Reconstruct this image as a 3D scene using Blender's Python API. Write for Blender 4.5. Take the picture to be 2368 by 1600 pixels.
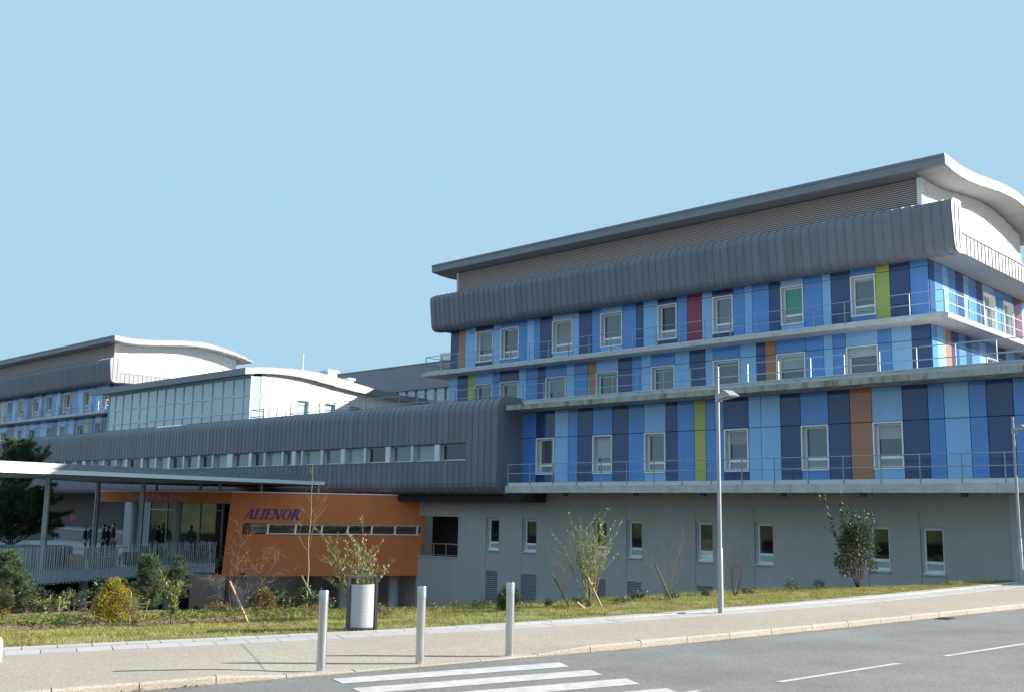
import bpy, math, random
import numpy as np
from mathutils import Matrix, Vector
random.seed(7); RNG = np.random.default_rng(7)
for o in list(bpy.data.objects): bpy.data.objects.remove(o)
scene = bpy.context.scene; COL = scene.collection

# ------------------------------------------------------------------ camera
cam = bpy.data.cameras.new('camera'); camo = bpy.data.objects.new('camera', cam); COL.objects.link(camo)
cam.sensor_width = 36.0; cam.sensor_fit = 'HORIZONTAL'; cam.lens = 36.684; cam.clip_start = .1; cam.clip_end = 3000
CR = Matrix(((0.7262299, 0.0953635, 0.6808053), (0.6872759, -0.1231243, -0.7158857), (0.0155543, 0.9877987, -0.1549576)))
camo.matrix_world = Matrix.Translation((0, 0, 2.0)) @ CR.to_4x4()
scene.camera = camo
# ------------------------------------------------------------------ sky and sun
SUN_EL, SUN_AZ = math.radians(21.8), math.atan2(.69, .724)      # azimuth clockwise from +Y
world = bpy.data.worlds.new('World'); scene.world = world; world.use_nodes = True
wn = world.node_tree; wn.nodes.clear()
bg = wn.nodes.new('ShaderNodeBackground'); wo = wn.nodes.new('ShaderNodeOutputWorld')
sky = wn.nodes.new('ShaderNodeTexSky'); sky.sky_type = 'NISHITA'; sky.sun_disc = False
sky.sun_elevation = SUN_EL; sky.sun_rotation = SUN_AZ
mx = wn.nodes.new('ShaderNodeMix'); mx.data_type = 'RGBA'
mx.inputs[0].default_value = .97                                   # an even, pale blue haze-free sky as in the photograph
sc = wn.nodes.new('ShaderNodeVectorMath'); sc.operation = 'SCALE'; sc.inputs[3].default_value = .1
wn.links.new(sky.outputs[0], sc.inputs[0]); wn.links.new(sc.outputs[0], mx.inputs[6])
mx.inputs[7].default_value = (.413, .658, .847, 1)
wn.links.new(mx.outputs[2], bg.inputs[0]); wn.links.new(bg.outputs[0], wo.inputs[0])
EXPO = 1.3
bg.inputs[1].default_value = 1.035 / 2 ** EXPO
sl = bpy.data.lights.new('sun', 'SUN'); sl.energy = 5.0; sl.angle = math.radians(.5); sl.color = (1, .93, .82)
so = bpy.data.objects.new('sun', sl); COL.objects.link(so)
sd = Vector((math.sin(SUN_AZ) * math.cos(SUN_EL), math.cos(SUN_AZ) * math.cos(SUN_EL), math.sin(SUN_EL)))
so.rotation_euler = sd.to_track_quat('Z', 'Y').to_euler(); so.location = (40, 40, 60)
vs = scene.view_settings; vs.view_transform = 'Standard'; vs.look = 'None'; vs.exposure = EXPO; vs.gamma = 1; vs.use_curve_mapping = False

# ------------------------------------------------------------------ materials
def mat(name, col, rough=.6, metal=0, var=.0, vscale=3., bump=0., bscale=40., spec=.5, obj_var=0., col2=None, trans=0., aniso=None, coat=0.):
    m = bpy.data.materials.new(name); m.use_nodes = True; nt = m.node_tree; b = nt.nodes['Principled BSDF']
    b.inputs['Roughness'].default_value = rough; b.inputs['Metallic'].default_value = metal
    b.inputs['Specular IOR Level'].default_value = spec; b.inputs['Coat Weight'].default_value = coat
    b.inputs['Coat Roughness'].default_value = .04
    c = (*col, 1); b.inputs['Base Color'].default_value = c; N = nt.nodes.new; L = nt.links.new
    src = None
    if var or bump:
        geo = N('ShaderNodeNewGeometry'); mp = N('ShaderNodeMapping'); L(geo.outputs['Position'], mp.inputs[0])
        if aniso: mp.inputs['Scale'].default_value = aniso
    if var:
        nz = N('ShaderNodeTexNoise'); nz.inputs['Scale'].default_value = vscale; nz.inputs['Detail'].default_value = 6; nz.inputs['Roughness'].default_value = .65
        L(mp.outputs[0], nz.inputs['Vector'])
        rp = N('ShaderNodeValToRGB'); rp.color_ramp.elements[0].position = .3; rp.color_ramp.elements[1].position = .7
        c2 = col2 or tuple(v * (1 - var) for v in col)
        rp.color_ramp.elements[0].color = (*c2, 1); rp.color_ramp.elements[1].color = (*(tuple(min(1, v * (1 + var)) for v in col) if not col2 else col), 1)
        L(nz.outputs['Fac'], rp.inputs[0]); src = rp.outputs[0]
    if obj_var:
        oi = N('ShaderNodeObjectInfo'); mr = N('ShaderNodeMapRange'); mr.inputs[3].default_value = 1 - obj_var; mr.inputs[4].default_value = 1 + obj_var
        L(oi.outputs['Random'], mr.inputs[0]); hv = N('ShaderNodeHueSaturation'); L(mr.outputs[0], hv.inputs['Value'])
        if src: L(src, hv.inputs['Color'])
        else: hv.inputs['Color'].default_value = c
        src = hv.outputs[0]
    if src: L(src, b.inputs['Base Color'])
    if bump:
        n2 = N('ShaderNodeTexNoise'); n2.inputs['Scale'].default_value = bscale; n2.inputs['Detail'].default_value = 3; L(mp.outputs[0], n2.inputs['Vector'])
        bp = N('ShaderNodeBump'); bp.inputs['Strength'].default_value = bump; bp.inputs['Distance'].default_value = .02; L(n2.outputs['Fac'], bp.inputs['Height']); L(bp.outputs[0], b.inputs['Normal'])
    if trans:
        tr = N('ShaderNodeBsdfTranslucent'); ms = N('ShaderNodeMixShader'); ms.inputs[0].default_value = trans
        if src: L(src, tr.inputs[0])
        else: tr.inputs[0].default_value = c
        L(b.outputs[0], ms.inputs[1]); L(tr.outputs[0], ms.inputs[2]); L(ms.outputs[0], nt.nodes['Material Output'].inputs[0])
    return m
MT = {}
MT['l'] = mat('panel_light_blue', (.26, .51, .85), .08, var=.05, vscale=.8, obj_var=.045, spec=.65, aniso=(2.5, 2.5, .12))
MT['m'] = mat('panel_mid_blue', (.09, .27, .66), .08, var=.06, vscale=.8, obj_var=.055, spec=.65, aniso=(2.5, 2.5, .12))
MT['d'] = mat('panel_navy', (.03, .062, .19), .08, var=.07, vscale=.8, obj_var=.07, spec=.65, aniso=(2.5, 2.5, .12))
MT['y'] = mat('panel_lime', (.45, .50, .10), .1, obj_var=.03)
MT['o'] = mat('panel_copper', (.46, .20, .11), .1, obj_var=.03)
MT['r'] = mat('panel_dark_red', (.27, .04, .075), .1)
MT['backing'] = mat('backing_dark', (.02, .022, .025), .9)
MT['zinc'] = mat('zinc_cladding', (.19, .192, .222), .5, .1, var=.09, vscale=1.2, obj_var=.07, bump=.03, bscale=2.5, aniso=(1, 1, .25))
MT['zinc_roof'] = mat('zinc_roof_edge', (.235, .24, .265), .5, .05, var=.05, vscale=.8)
MT['zinc_flat'] = mat('zinc_flat', (.20, .205, .23), .45, .1, var=.14, vscale=.9)
MT['soffit'] = mat('soffit_grey', (.34, .35, .36), .6, var=.03)
MT['white_metal'] = mat('white_metal_sheet', (.76, .77, .78), .45, var=.02)
MT['bar'] = mat('fence_steel', (.50, .52, .54), .5, .1, obj_var=.12)
MT['deck_fascia'] = mat('deck_fascia_sheet', (.40, .46, .54), .5, .1, var=.12, vscale=6)
MT['white'] = mat('white_paint', (.90, .90, .90), .4)
MT['alu'] = mat('window_aluminium', (.60, .62, .64), .4, .2)
MT['alu_dark'] = mat('reveal_grey', (.30, .32, .34), .5, .2)
MT['louvre'] = mat('louvre_slat', (.80, .71, .68), .55)
MT['vent'] = mat('vent_slat', (.34, .34, .36), .5)
MT['louvre_dark'] = mat('louvre_void', (.30, .265, .26), .9)
MT['galv'] = mat('galvanised_steel', (.36, .40, .43), .42, .7, var=.3, vscale=9, bump=.02)
MT['rail'] = mat('rail_steel', (.42, .44, .46), .35, .7, var=.05)
MT['glass'] = mat('window_glass', (.075, .10, .115), .03, spec=1.0, var=.1, vscale=.2, coat=1, obj_var=.45)
MT['blind'] = mat('window_blind', (.40, .43, .44), .25, obj_var=.3)
MT['galv_fascia'] = mat('galvanised_fascia', (.27, .31, .34), .5, .4, var=.3, vscale=8)
MT['glass_dark'] = mat('dark_glass', (.012, .015, .018), .03, spec=.9, coat=.3)
MT['glass_blind'] = mat('glass_over_blind', (.26, .31, .33), .05, spec=.8, var=.08, vscale=1.2, coat=.5)
MT['glass_teal'] = mat('teal_glass', (.34, .47, .50), .03, spec=1.0, var=.06, vscale=.3, coat=1)
MT['glass_green'] = mat('green_curtain_glass', (.03, .30, .20), .05, spec=.8, coat=.5)
MT['shutter'] = mat('roller_shutter', (.52, .55, .58), .5, obj_var=.03)
MT['render'] = mat('grey_render', (.47, .44, .42), .85, var=.07, vscale=.9, bump=.08, bscale=60, aniso=(1, 1, .3))
MT['wall_shade'] = mat('shaded_grey_plaster', (.115, .11, .11), .85, var=.04, vscale=.6)  # grey plaster, its colour darkened for the shade under the link wing
MT['render_light'] = mat('light_render', (.50, .51, .52), .85, var=.04, vscale=.6)
MT['stone'] = mat('dark_stone', (.12, .12, .13), .8, var=.2, vscale=6)
MT['concrete'] = mat('slab_concrete', (.54, .525, .505), .85, var=.2, vscale=2.2, bump=.08, bscale=30)
MT['deckconc'] = mat('deck_concrete', (.36, .35, .33), .85, var=.1, vscale=1.)
MT['orange'] = mat('orange_render', (.78, .205, .06), .75, var=.06, vscale=.9, bump=.06, bscale=60, aniso=(1, 1, .3))
MT['letter_blue'] = mat('letter_violet', (.055, .028, .26), .4)
MT['letter_grey'] = mat('letter_grey_violet', (.60, .57, .70), .4)
MT['red'] = mat('arrow_red', (.45, .02, .04), .5)
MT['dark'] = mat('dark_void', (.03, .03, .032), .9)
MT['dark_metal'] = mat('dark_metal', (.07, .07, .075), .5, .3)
MT['steel'] = mat('brushed_steel', (.60, .59, .60), .28, 1.0, var=.06, vscale=4, bump=.04, bscale=5, aniso=(6, 6, 90))
MT['lamp'] = mat('lamp_grey', (.33, .345, .365), .4, .2)
def moss_mat():
    m = mat('mossy_concrete', (.43, .42, .39), .9, var=.15, vscale=3, bump=.1, bscale=30)
    nt = m.node_tree; b = nt.nodes['Principled BSDF']; src = b.inputs['Base Color'].links[0].from_socket; N = nt.nodes.new; L = nt.links.new
    geo = N('ShaderNodeNewGeometry'); mp = N('ShaderNodeMapping'); mp.inputs['Scale'].default_value = (1.6, 1.6, .35); L(geo.outputs['Position'], mp.inputs[0])
    nz = N('ShaderNodeTexNoise'); nz.inputs['Scale'].default_value = 1.3; nz.inputs['Detail'].default_value = 7; nz.inputs['Roughness'].default_value = .75; L(mp.outputs[0], nz.inputs['Vector'])
    rp = N('ShaderNodeValToRGB'); rp.color_ramp.elements[0].position = .47; rp.color_ramp.elements[1].position = .62; rp.color_ramp.elements[1].color = (.75, .75, .75, 1); L(nz.outputs['Fac'], rp.inputs[0])
    mixn = N('ShaderNodeMix'); mixn.data_type = 'RGBA'; L(rp.outputs[0], mixn.inputs[0]); L(src, mixn.inputs[6]); mixn.inputs[7].default_value = (.13, .14, .07, 1)
    L(mixn.outputs[2], b.inputs['Base Color']); return m
MT['moss'] = moss_mat()
def speckle(name, col, amt, scale, rough=.9, big=.08):
    m = mat(name, col, rough, var=big, vscale=.5, bump=.25, bscale=scale * .8)
    nt = m.node_tree; b = nt.nodes['Principled BSDF']; src = b.inputs['Base Color'].links[0].from_socket; N = nt.nodes.new; L = nt.links.new
    geo = N('ShaderNodeNewGeometry'); vo = N('ShaderNodeTexVoronoi'); vo.inputs['Scale'].default_value = scale; L(geo.outputs['Position'], vo.inputs['Vector'])
    sp = N('ShaderNodeSeparateColor'); L(vo.outputs['Color'], sp.inputs[0])
    mr = N('ShaderNodeMapRange'); mr.inputs[3].default_value = 1 - amt; mr.inputs[4].default_value = 1 + amt; L(sp.outputs[0], mr.inputs[0])
    hv = N('ShaderNodeHueSaturation'); L(mr.outputs[0], hv.inputs['Value']); L(src, hv.inputs['Color']); L(hv.outputs[0], b.inputs['Base Color']); return m
MT['asphalt'] = speckle('road_asphalt', (.175, .172, .168), .28, 60, big=.2)
MT['path'] = speckle('exposed_aggregate', (.36, .30, .25), .26, 55, big=.07)
MT['kerb'] = speckle('granite_kerb', (.34, .30, .255), .2, 60, big=.14)
MT['slab'] = mat('paving_slab', (.43, .40, .405), .8, var=.05, vscale=2, obj_var=.06, bump=.05)
MT['paint'] = mat('road_paint', (.62, .585, .59), .7, var=.12, vscale=5, col2=(.40, .38, .38), bump=.1)
MT['verge'] = mat('far_paving', (.28, .28, .265), .9, var=.3, vscale=.15)
MT['soil'] = mat('bark_soil', (.24, .16, .10), .95, var=.4, vscale=7, col2=(.09, .065, .045), bump=.8, bscale=14)
MT['lawn'] = mat('lawn_turf', (.21, .19, .075), .95, var=.3, vscale=4, bump=.6, bscale=30)
MT['grass'] = mat('grass_blade', (.29, .28, .085), .75, var=.5, vscale=2.2, trans=.3, spec=.2)
MT['bark'] = mat('bark_brown', (.20, .13, .09), .85, var=.3, vscale=20)
MT['bark_green'] = mat('bark_green', (.21, .20, .09), .8, var=.3, vscale=14)
MT['bark_dark'] = mat('bark_dark', (.07, .05, .045), .9, var=.3, vscale=14)
MT['twig_red'] = mat('twig_reddish', (.24, .155, .12), .8)
MT['stake'] = mat('timber_stake', (.42, .27, .17), .8, var=.2, vscale=10)
MT['stake_dark'] = mat('weathered_stake', (.12, .11, .075), .85, var=.3, vscale=10)
MT['leaf'] = mat('leaf_green', (.10, .15, .035), .45, var=.35, vscale=9, trans=.25)
MT['leaf_olive'] = mat('leaf_olive', (.19, .22, .07), .42, var=.35, vscale=8, trans=.25)
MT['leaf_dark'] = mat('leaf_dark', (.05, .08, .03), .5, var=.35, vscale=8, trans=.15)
MT['leaf_gold'] = mat('leaf_gold', (.47, .35, .05), .6, var=.5, vscale=6, col2=(.14, .17, .03), trans=.3, spec=.2)
MT['leaf_red'] = mat('leaf_reddish', (.26, .13, .07), .5, var=.45, vscale=10, col2=(.13, .15, .05), trans=.25)
MT['juniper'] = mat('ground_cover_leaf', (.23, .235, .06), .85, var=.5, vscale=2.2, col2=(.06, .09, .025), trans=.2, spec=.1)
MT['needle'] = mat('pine_needle', (.055, .09, .035), .6, var=.35, vscale=4, trans=.1)
MT['litter'] = mat('dead_leaf', (.20, .125, .07), .8, var=.5, vscale=12)
MT['skin'] = mat('skin', (.55, .32, .24), .6)
MT['hair'] = mat('hair_dark', (.025, .018, .014), .6)
MT['cloth_black'] = mat('cloth_black', (.018, .018, .022), .9)
MT['cloth_navy'] = mat('cloth_navy', (.03, .04, .08), .9)
MT['jeans'] = mat('jeans_blue', (.06, .085, .15), .9)
MT['cloth_red'] = mat('cloth_red', (.35, .03, .05), .9)
MT['cloth_teal'] = mat('cloth_teal', (.05, .16, .19), .9)
MT['tub'] = mat('planter_tub', (.36, .28, .22), .9, var=.15, vscale=6)
MT['tub_red'] = mat('planter_tub_red', (.17, .08, .07), .85, var=.1, vscale=6)
MT['hedge'] = mat('distant_trees', (.06, .075, .03), .9, var=.5, vscale=.5, bump=1, bscale=2)
def bin_mat():
    m = mat('perforated_panel', (.46, .475, .51), .4, .4); nt = m.node_tree; b = nt.nodes['Principled BSDF']; N = nt.nodes.new; L = nt.links.new
    uv = N('ShaderNodeUVMap'); mp = N('ShaderNodeMapping'); mp.inputs['Scale'].default_value = (17, 31, 1); L(uv.outputs[0], mp.inputs[0])
    fr = N('ShaderNodeVectorMath'); fr.operation = 'FRACTION'; L(mp.outputs[0], fr.inputs[0]); sx = N('ShaderNodeSeparateXYZ'); L(fr.outputs[0], sx.inputs[0])
    def g(s, th):
        n = N('ShaderNodeMath'); n.operation = 'GREATER_THAN'; n.inputs[1].default_value = th; L(s, n.inputs[0]); return n.outputs[0]
    mu = N('ShaderNodeMath'); mu.operation = 'MULTIPLY'; L(g(sx.outputs[0], .52), mu.inputs[0]); L(g(sx.outputs[1], .52), mu.inputs[1])
    mxx = N('ShaderNodeMix'); mxx.data_type = 'RGBA'; mxx.inputs[6].default_value = (.46, .475, .51, 1); mxx.inputs[7].default_value = (.22, .23, .26, 1)
    L(mu.outputs[0], mxx.inputs[0]); L(mxx.outputs[2], b.inputs['Base Color']); return m
MT['bin'] = bin_mat()
def dirt_mat():
    m = mat('gutter_dirt', (.30, .24, .17), .95, var=.3, vscale=6); nt = m.node_tree; b = nt.nodes['Principled BSDF']; N = nt.nodes.new; L = nt.links.new
    geo = N('ShaderNodeNewGeometry'); nz = N('ShaderNodeTexNoise'); nz.inputs['Scale'].default_value = 3.; nz.inputs['Detail'].default_value = 8; nz.inputs['Roughness'].default_value = .75; L(geo.outputs['Position'], nz.inputs['Vector'])
    rp = N('ShaderNodeValToRGB'); rp.color_ramp.elements[0].position = .42; rp.color_ramp.elements[1].position = .66; L(nz.outputs['Fac'], rp.inputs[0]); L(rp.outputs[0], b.inputs['Alpha']); return m
MT['dirt'] = dirt_mat()

# ------------------------------------------------------------------ helpers
def tag(o, label=None, cat=None, group=None, kind=None):
    if label: o['label'] = label
    if cat: o['category'] = cat
    if group: o['group'] = group
    if kind: o['kind'] = kind
    return o
def setpar(o, p):
    if p is not None:
        o.parent = p; o.matrix_parent_inverse = p.matrix_basis.inverted()
def empty(name, loc, label, cat, group=None):
    o = bpy.data.objects.new(name, None); COL.objects.link(o); o.location = loc; o.empty_display_size = .3
    o.matrix_basis = Matrix.Translation(loc)
    return tag(o, label, cat, group)
def link(name, me, parent=None):
    o = bpy.data.objects.new(name, me); COL.objects.link(o); setpar(o, parent); return o
def getm(m): return MT[m] if isinstance(m, str) else m
class MB:
    def __init__(s): s.v = []; s.f = []; s.mi = []
    def add(s, V, F, mi=0):
        n = len(s.v); s.v += [tuple(p) for p in V]; s.f += [tuple(i + n for i in q) for q in F]; s.mi += [mi] * len(F)
    def box(s, x0, x1, y0, y1, z0, z1, mi=0):
        s.add([(x0, y0, z0), (x1, y0, z0), (x1, y1, z0), (x0, y1, z0), (x0, y0, z1), (x1, y0, z1), (x1, y1, z1), (x0, y1, z1)],
              [(0, 3, 2, 1), (4, 5, 6, 7), (0, 1, 5, 4), (1, 2, 6, 5), (2, 3, 7, 6), (3, 0, 4, 7)], mi)
    def prism(s, poly, z0, z1, mi=0):
        n = len(poly); za = z0 if hasattr(z0, '__len__') else [z0] * n; zb = z1 if hasattr(z1, '__len__') else [z1] * n
        V = [(x, y, za[i]) for i, (x, y) in enumerate(poly)] + [(x, y, zb[i]) for i, (x, y) in enumerate(poly)]
        s.add(V, [tuple(range(n))[::-1], tuple(range(n, 2 * n))] + [(i, (i + 1) % n, n + (i + 1) % n, n + i) for i in range(n)], mi)
    def tube(s, pts, rad, n=6, mi=0, cap=True):
        pts = [Vector(p) for p in pts]; k = len(pts); rad = rad if hasattr(rad, '__len__') else [rad] * k
        V = []; up = Vector((.31, .17, .93)); t0 = None
        for i, p in enumerate(pts):
            t = (pts[min(i + 1, k - 1)] - pts[max(i - 1, 0)]).normalized()
            if t0 is None:
                a = t.cross(Vector((0, 0, 1)) if abs(t.z) < .9 else Vector((1, 0, 0))).normalized()
            else:
                a = (a - t * a.dot(t)); a = a.normalized() if a.length > 1e-6 else t.orthogonal().normalized()
            t0 = t; b = t.cross(a)
            for j in range(n):
                q = 2 * math.pi * j / n; V.append(p + (a * math.cos(q) + b * math.sin(q)) * rad[i])
        F = [(i * n + j, i * n + (j + 1) % n, (i + 1) * n + (j + 1) % n, (i + 1) * n + j) for i in range(k - 1) for j in range(n)]
        if cap: F += [tuple(range(n))[::-1], tuple(range((k - 1) * n, k * n))]
        s.add(V, F, mi)
    def cyl(s, x, y, z0, z1, r, n=16, r1=None, mi=0): s.tube([(x, y, z0), (x, y, z1)], [r, r if r1 is None else r1], n, mi)
    def mesh(s, name, mats, smooth=False):
        me = bpy.data.meshes.new(name); me.from_pydata(s.v, [], s.f)
        for m in (mats if isinstance(mats, (list, tuple)) else [mats]): me.materials.append(getm(m))
        if any(s.mi): me.polygons.foreach_set('material_index', s.mi)
        if smooth:
            me.polygons.foreach_set('use_smooth', [True] * len(s.f))
        me.update(); return me
    def build(s, name, mats, parent=None, smooth=False, **kw):
        me = s.mesh(name, mats, smooth)
        o = link(name, me, parent)
        if smooth == 'auto':
            try:
                me.set_sharp_from_angle(angle=math.radians(40))
            except Exception: pass
        return tag(o, **kw) if kw else o
_ub = {}
def bx(name, x0, x1, y0, y1, z0, z1, m, parent=None):
    """a box sharing one unit cube per material"""
    k = m if isinstance(m, str) else m.name
    if k not in _ub:
        b = MB(); b.box(-.5, .5, -.5, .5, -.5, .5); _ub[k] = b.mesh('unit_' + k, m)
    o = bpy.data.objects.new(name, _ub[k]); COL.objects.link(o)
    o.matrix_basis = Matrix.Translation(((x0 + x1) / 2, (y0 + y1) / 2, (z0 + z1) / 2)) @ Matrix.Diagonal((abs(x1 - x0), abs(y1 - y0), abs(z1 - z0), 1))
    setpar(o, parent); return o
def npmesh(name, V, F, m, parent=None, smooth=False):
    """V (n,3) array, F (k,q) int array"""
    me = bpy.data.meshes.new(name); q = F.shape[1]
    me.vertices.add(len(V)); me.vertices.foreach_set('co', np.asarray(V, dtype=np.float32).ravel())
    me.loops.add(F.size); me.loops.foreach_set('vertex_index', F.astype(np.int32).ravel())
    me.polygons.add(len(F)); me.polygons.foreach_set('loop_start', np.arange(0, F.size, q, dtype=np.int32))
    if smooth: me.polygons.foreach_set('use_smooth', np.ones(len(F), dtype=bool))
    me.materials.append(getm(m)); me.update(calc_edges=True); me.validate()
    return link(name, me, parent)
def copyat(src, parent, M):
    o = src.copy() if False else bpy.data.objects.new(src.name.split('.')[0], src.data)
    COL.objects.link(o); o.matrix_basis = M; setpar(o, parent); return o
def lerp(a, b, t): return a + (b - a) * t
def interp(tab, x):
    if x <= tab[0][0]: return tab[0][1]
    for (a, b), (c, d) in zip(tab, tab[1:]):
        if x <= c: return b + (d - b) * (x - a) / (c - a)
    return tab[-1][1]
# ------------------------------------------------------------------ terrain
PB=[(-24.0,-7.0),(-17.54,6.83),(-16.36,9.14),(-15.02,11.69),(-13.77,14.79),(-12.96,17.79),(-12.1,22.0),(-11.45,28.0),(-10.97,33.08),(-10.3,40.0),(-9.5,48.0)]
def edist(x,y):
    best=1e9;bs=1
    for (ax,ay),(bx,by) in zip(PB,PB[1:]):
        dx,dy=bx-ax,by-ay; l2=dx*dx+dy*dy
        t=max(0,min(1,((x-ax)*dx+(y-ay)*dy)/l2)); px,py=ax+dx*t-x,ay+dy*t-y
        d=math.hypot(px,py)
        if d<best: best=d; bs=1 if dx*(y-ay)-dy*(x-ax)>0 else -1
    return best*bs
def plane(x,y): return .29+.0355*x+.0062*y
def sm(a,b,t):
    t=max(0,min(1,(t-a)/(b-a))); return t*t*(3-2*t)
def terr(x,y):
    e=edist(x,y); z=plane(x,y)
    if e>0:
        s=(x+17.5)*.268+(y-6.8)*.963
        k=.05+.06*sm(7,12,s)+.14*sm(17,23,s); z+= .03*sm(0,1.5,e); e0=3.2-2.5*sm(17,25,s)
        if e>e0: z-=k*(e-e0)
    return z

def path_strip(poly, step=.5):
    """resample a polyline"""
    out = [Vector((*poly[0], 0))]
    for a, b in zip(poly, poly[1:]):
        a, b = Vector((*a, 0)), Vector((*b, 0)); n = max(1, round((b - a).length / step))
        out += [a.lerp(b, i / n) for i in range(1, n + 1)]
    return out
def smooth_line(poly, step, it=40):
    p = path_strip(poly, step)
    for _ in range(it):
        p = [p[0]] + [(p[i - 1] + p[i] * 2 + p[i + 1]) / 4 for i in range(1, len(p) - 1)] + [p[-1]]
    return p
def offs(line, d):
    out = []
    for i, p in enumerate(line):
        t = (line[min(i + 1, len(line) - 1)] - line[max(i - 1, 0)]).normalized(); out.append(p + Vector((-t.y, t.x, 0)) * d)
    return out
LAWN_E = smooth_line(PB, .5, 14)
INNER = smooth_line([(-22.8, -7.4), (-16.55, 6.45), (-15.42, 8.62), (-14.24, 11.09), (-13.05, 14.01), (-12.2, 16.74), (-11.08, 21.5), (-10.4, 26.5), (-9.97, 31.14), (-9.2, 40), (-8.4, 48)], .5, 14)
KERB = smooth_line([(-16.4, -7), (-13.0, 3), (-12.35, 4.9), (-11.89, 6.53), (-11.68, 7.38), (-11.42, 8.23), (-10.95, 9.8), (-10.45, 11.64), (-10.19, 12.5), (-9.88, 13.7), (-9.44, 15.8), (-9.05, 17.6), (-8.6, 20.0), (-8.22, 22.1), (-7.8, 24.4), (-7.3, 28.8), (-6.9, 33), (-6.1, 40), (-5.2, 48)], .25, 10)
def kerb_h(y): return interp([(7.2, .10), (8.3, .018), (11.5, .018), (12.6, .10)], y)
# big ground, road
g = MB(); g.add([(-900, -900, -9), (900, -900, -9), (900, 900, -9), (-900, 900, -9)], [(0, 1, 2, 3)]); g.build('ground', 'soil', kind='structure')
rd = MB(); kf = KERB[::4]; n = len(kf)
V = []
for p in kf:
    for d in (0, 1, 4, 10, 40): V.append((p.x + d * .97, p.y - d * .2, plane(p.x + d * .97, p.y - d * .2) - .08))
rd.add(V, [(i * 5 + j, i * 5 + j + 1, (i + 1) * 5 + j + 1, (i + 1) * 5 + j) for i in range(n - 1) for j in range(4)])
road = rd.build('road', 'asphalt', kind='structure')
def rz(x, y): return plane(x, y) - .08
def marking(name, pts):
    b = MB(); V = []
    for (x, y) in pts: V.append((x, y, rz(x, y) + .0045))
    b.add(V, [(0, 1, 2, 3)]); b.build(name, 'paint', road)
ux, uy = .378, .926                                               # along the stripes
for k in range(5):
    ax, ay = -10.94 + .845 * k, 8.33 - .355 * k
    wx, wy = .45, -.19; L = 3.19
    marking('crosswalk_stripe', [(ax, ay), (ax + wx, ay + wy), (ax + wx + ux * L * .97, ay + wy + uy * L * .97), (ax + ux * L, ay + uy * L)])
for (a, b) in (((-6.49, 11.42), (-6.11, 13.88)), ((-5.94, 15.01), (-5.53, 17.6)), ((-5.49, 19.2), (-5.1, 21.8)), ((-7.2, 8.0), (-6.85, 10.3))):
    marking('lane_dash', [a, (a[0] + .095, a[1] - .015), (b[0] + .095, b[1] - .015), b])
# kerb stones
ks = tag(bpy.data.objects.new('kerb', None), kind='structure'); COL.objects.link(ks)
i = 0; KB = offs(KERB, .15)
cnt = 0
while i + 4 < len(KERB):
    a, b = KERB[i], KERB[i + 4]; a2, b2 = KB[i], KB[i + 4]
    d = (b - a).normalized() * .006; a, b, a2, b2 = a + d, b - d, a2 + d, b2 - d
    ha, hb = kerb_h(a.y), kerb_h(b.y); V = []; jit = random.uniform(-.004, .004)
    for p, q, h in ((a, a2, ha), (b, b2, hb)):
        z = rz(p.x, p.y); nn = (q - p) / .15
        bev = min(.03, h * .6)
        for r, zz in ((p, z - .1), (p, z + h - bev + jit), (p + nn * bev * .7, z + h + jit), (q, z + h + jit), (q, z - .1)): V.append((r.x, r.y, zz))
    m = MB(); m.add(V, [(j, j + 5, j + 6, j + 1) for j in range(4)] + [(4, 3, 2, 1, 0), (5, 6, 7, 8, 9)]); m.build('kerb_stone', 'kerb', ks); i += 4
# pavement
def at_frac(line, t):
    x = t * (len(line) - 1); j = min(int(x), len(line) - 2); return line[j].lerp(line[j + 1], x - j)
pv = MB(); NS, NT = 200, 10; V = []
KBf = KB
for s in range(NS + 1):
    y = lerp(-6.5, 47, s / NS)
    def aty(line, y):
        for p, q in zip(line, line[1:]):
            if p.y <= y <= q.y: return p.lerp(q, (y - p.y) / max(1e-6, q.y - p.y))
        return line[-1] if y > line[-1].y else line[0]
    k = aty(KBf, y); 
    kh = kerb_h(k.y)
    q0 = aty(INNER, y + .2 * 0)
    for t in range(NT + 1):
        p = k.lerp(q0, (t / NT) ** 1.3); dd = (p - k).length
        z = plane(p.x, p.y) - (.08 - min(kh,.08)) * (1 - sm(0, 1.5, dd))
        V.append((p.x, p.y, z))
pv.add(V, [(s * (NT + 1) + t, s * (NT + 1) + t + 1, (s + 1) * (NT + 1) + t + 1, (s + 1) * (NT + 1) + t)[::-1] for s in range(NS) for t in range(NT)])
pave = pv.build('pavement', 'path', smooth=True, kind='structure')
jn = MB()
for (a, b) in (((-14.95, 9.55), (-11.93, 8.02)),):
    a, b = Vector((*a, 0)), Vector((*b, 0)); t = (b - a).normalized(); nrm = Vector((-t.y, t.x, 0)) * .004
    pts = [a.lerp(b, q / 12) for q in range(13)]
    def pz(p):
        k = aty(KBf, p.y); return plane(p.x, p.y) - (.08 - min(.08, kerb_h(k.y))) * (1 - sm(0, 1.5, (p - k).length)) + .005
    V = []
    for p in pts: V += [(p.x - nrm.x, p.y - nrm.y, pz(p)), (p.x + nrm.x, p.y + nrm.y, pz(p))]
    jn.add(V, [(2 * q, 2 * q + 1, 2 * q + 3, 2 * q + 2) for q in range(12)])
jn.build('expansion_joint', 'stone', pave)
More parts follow.
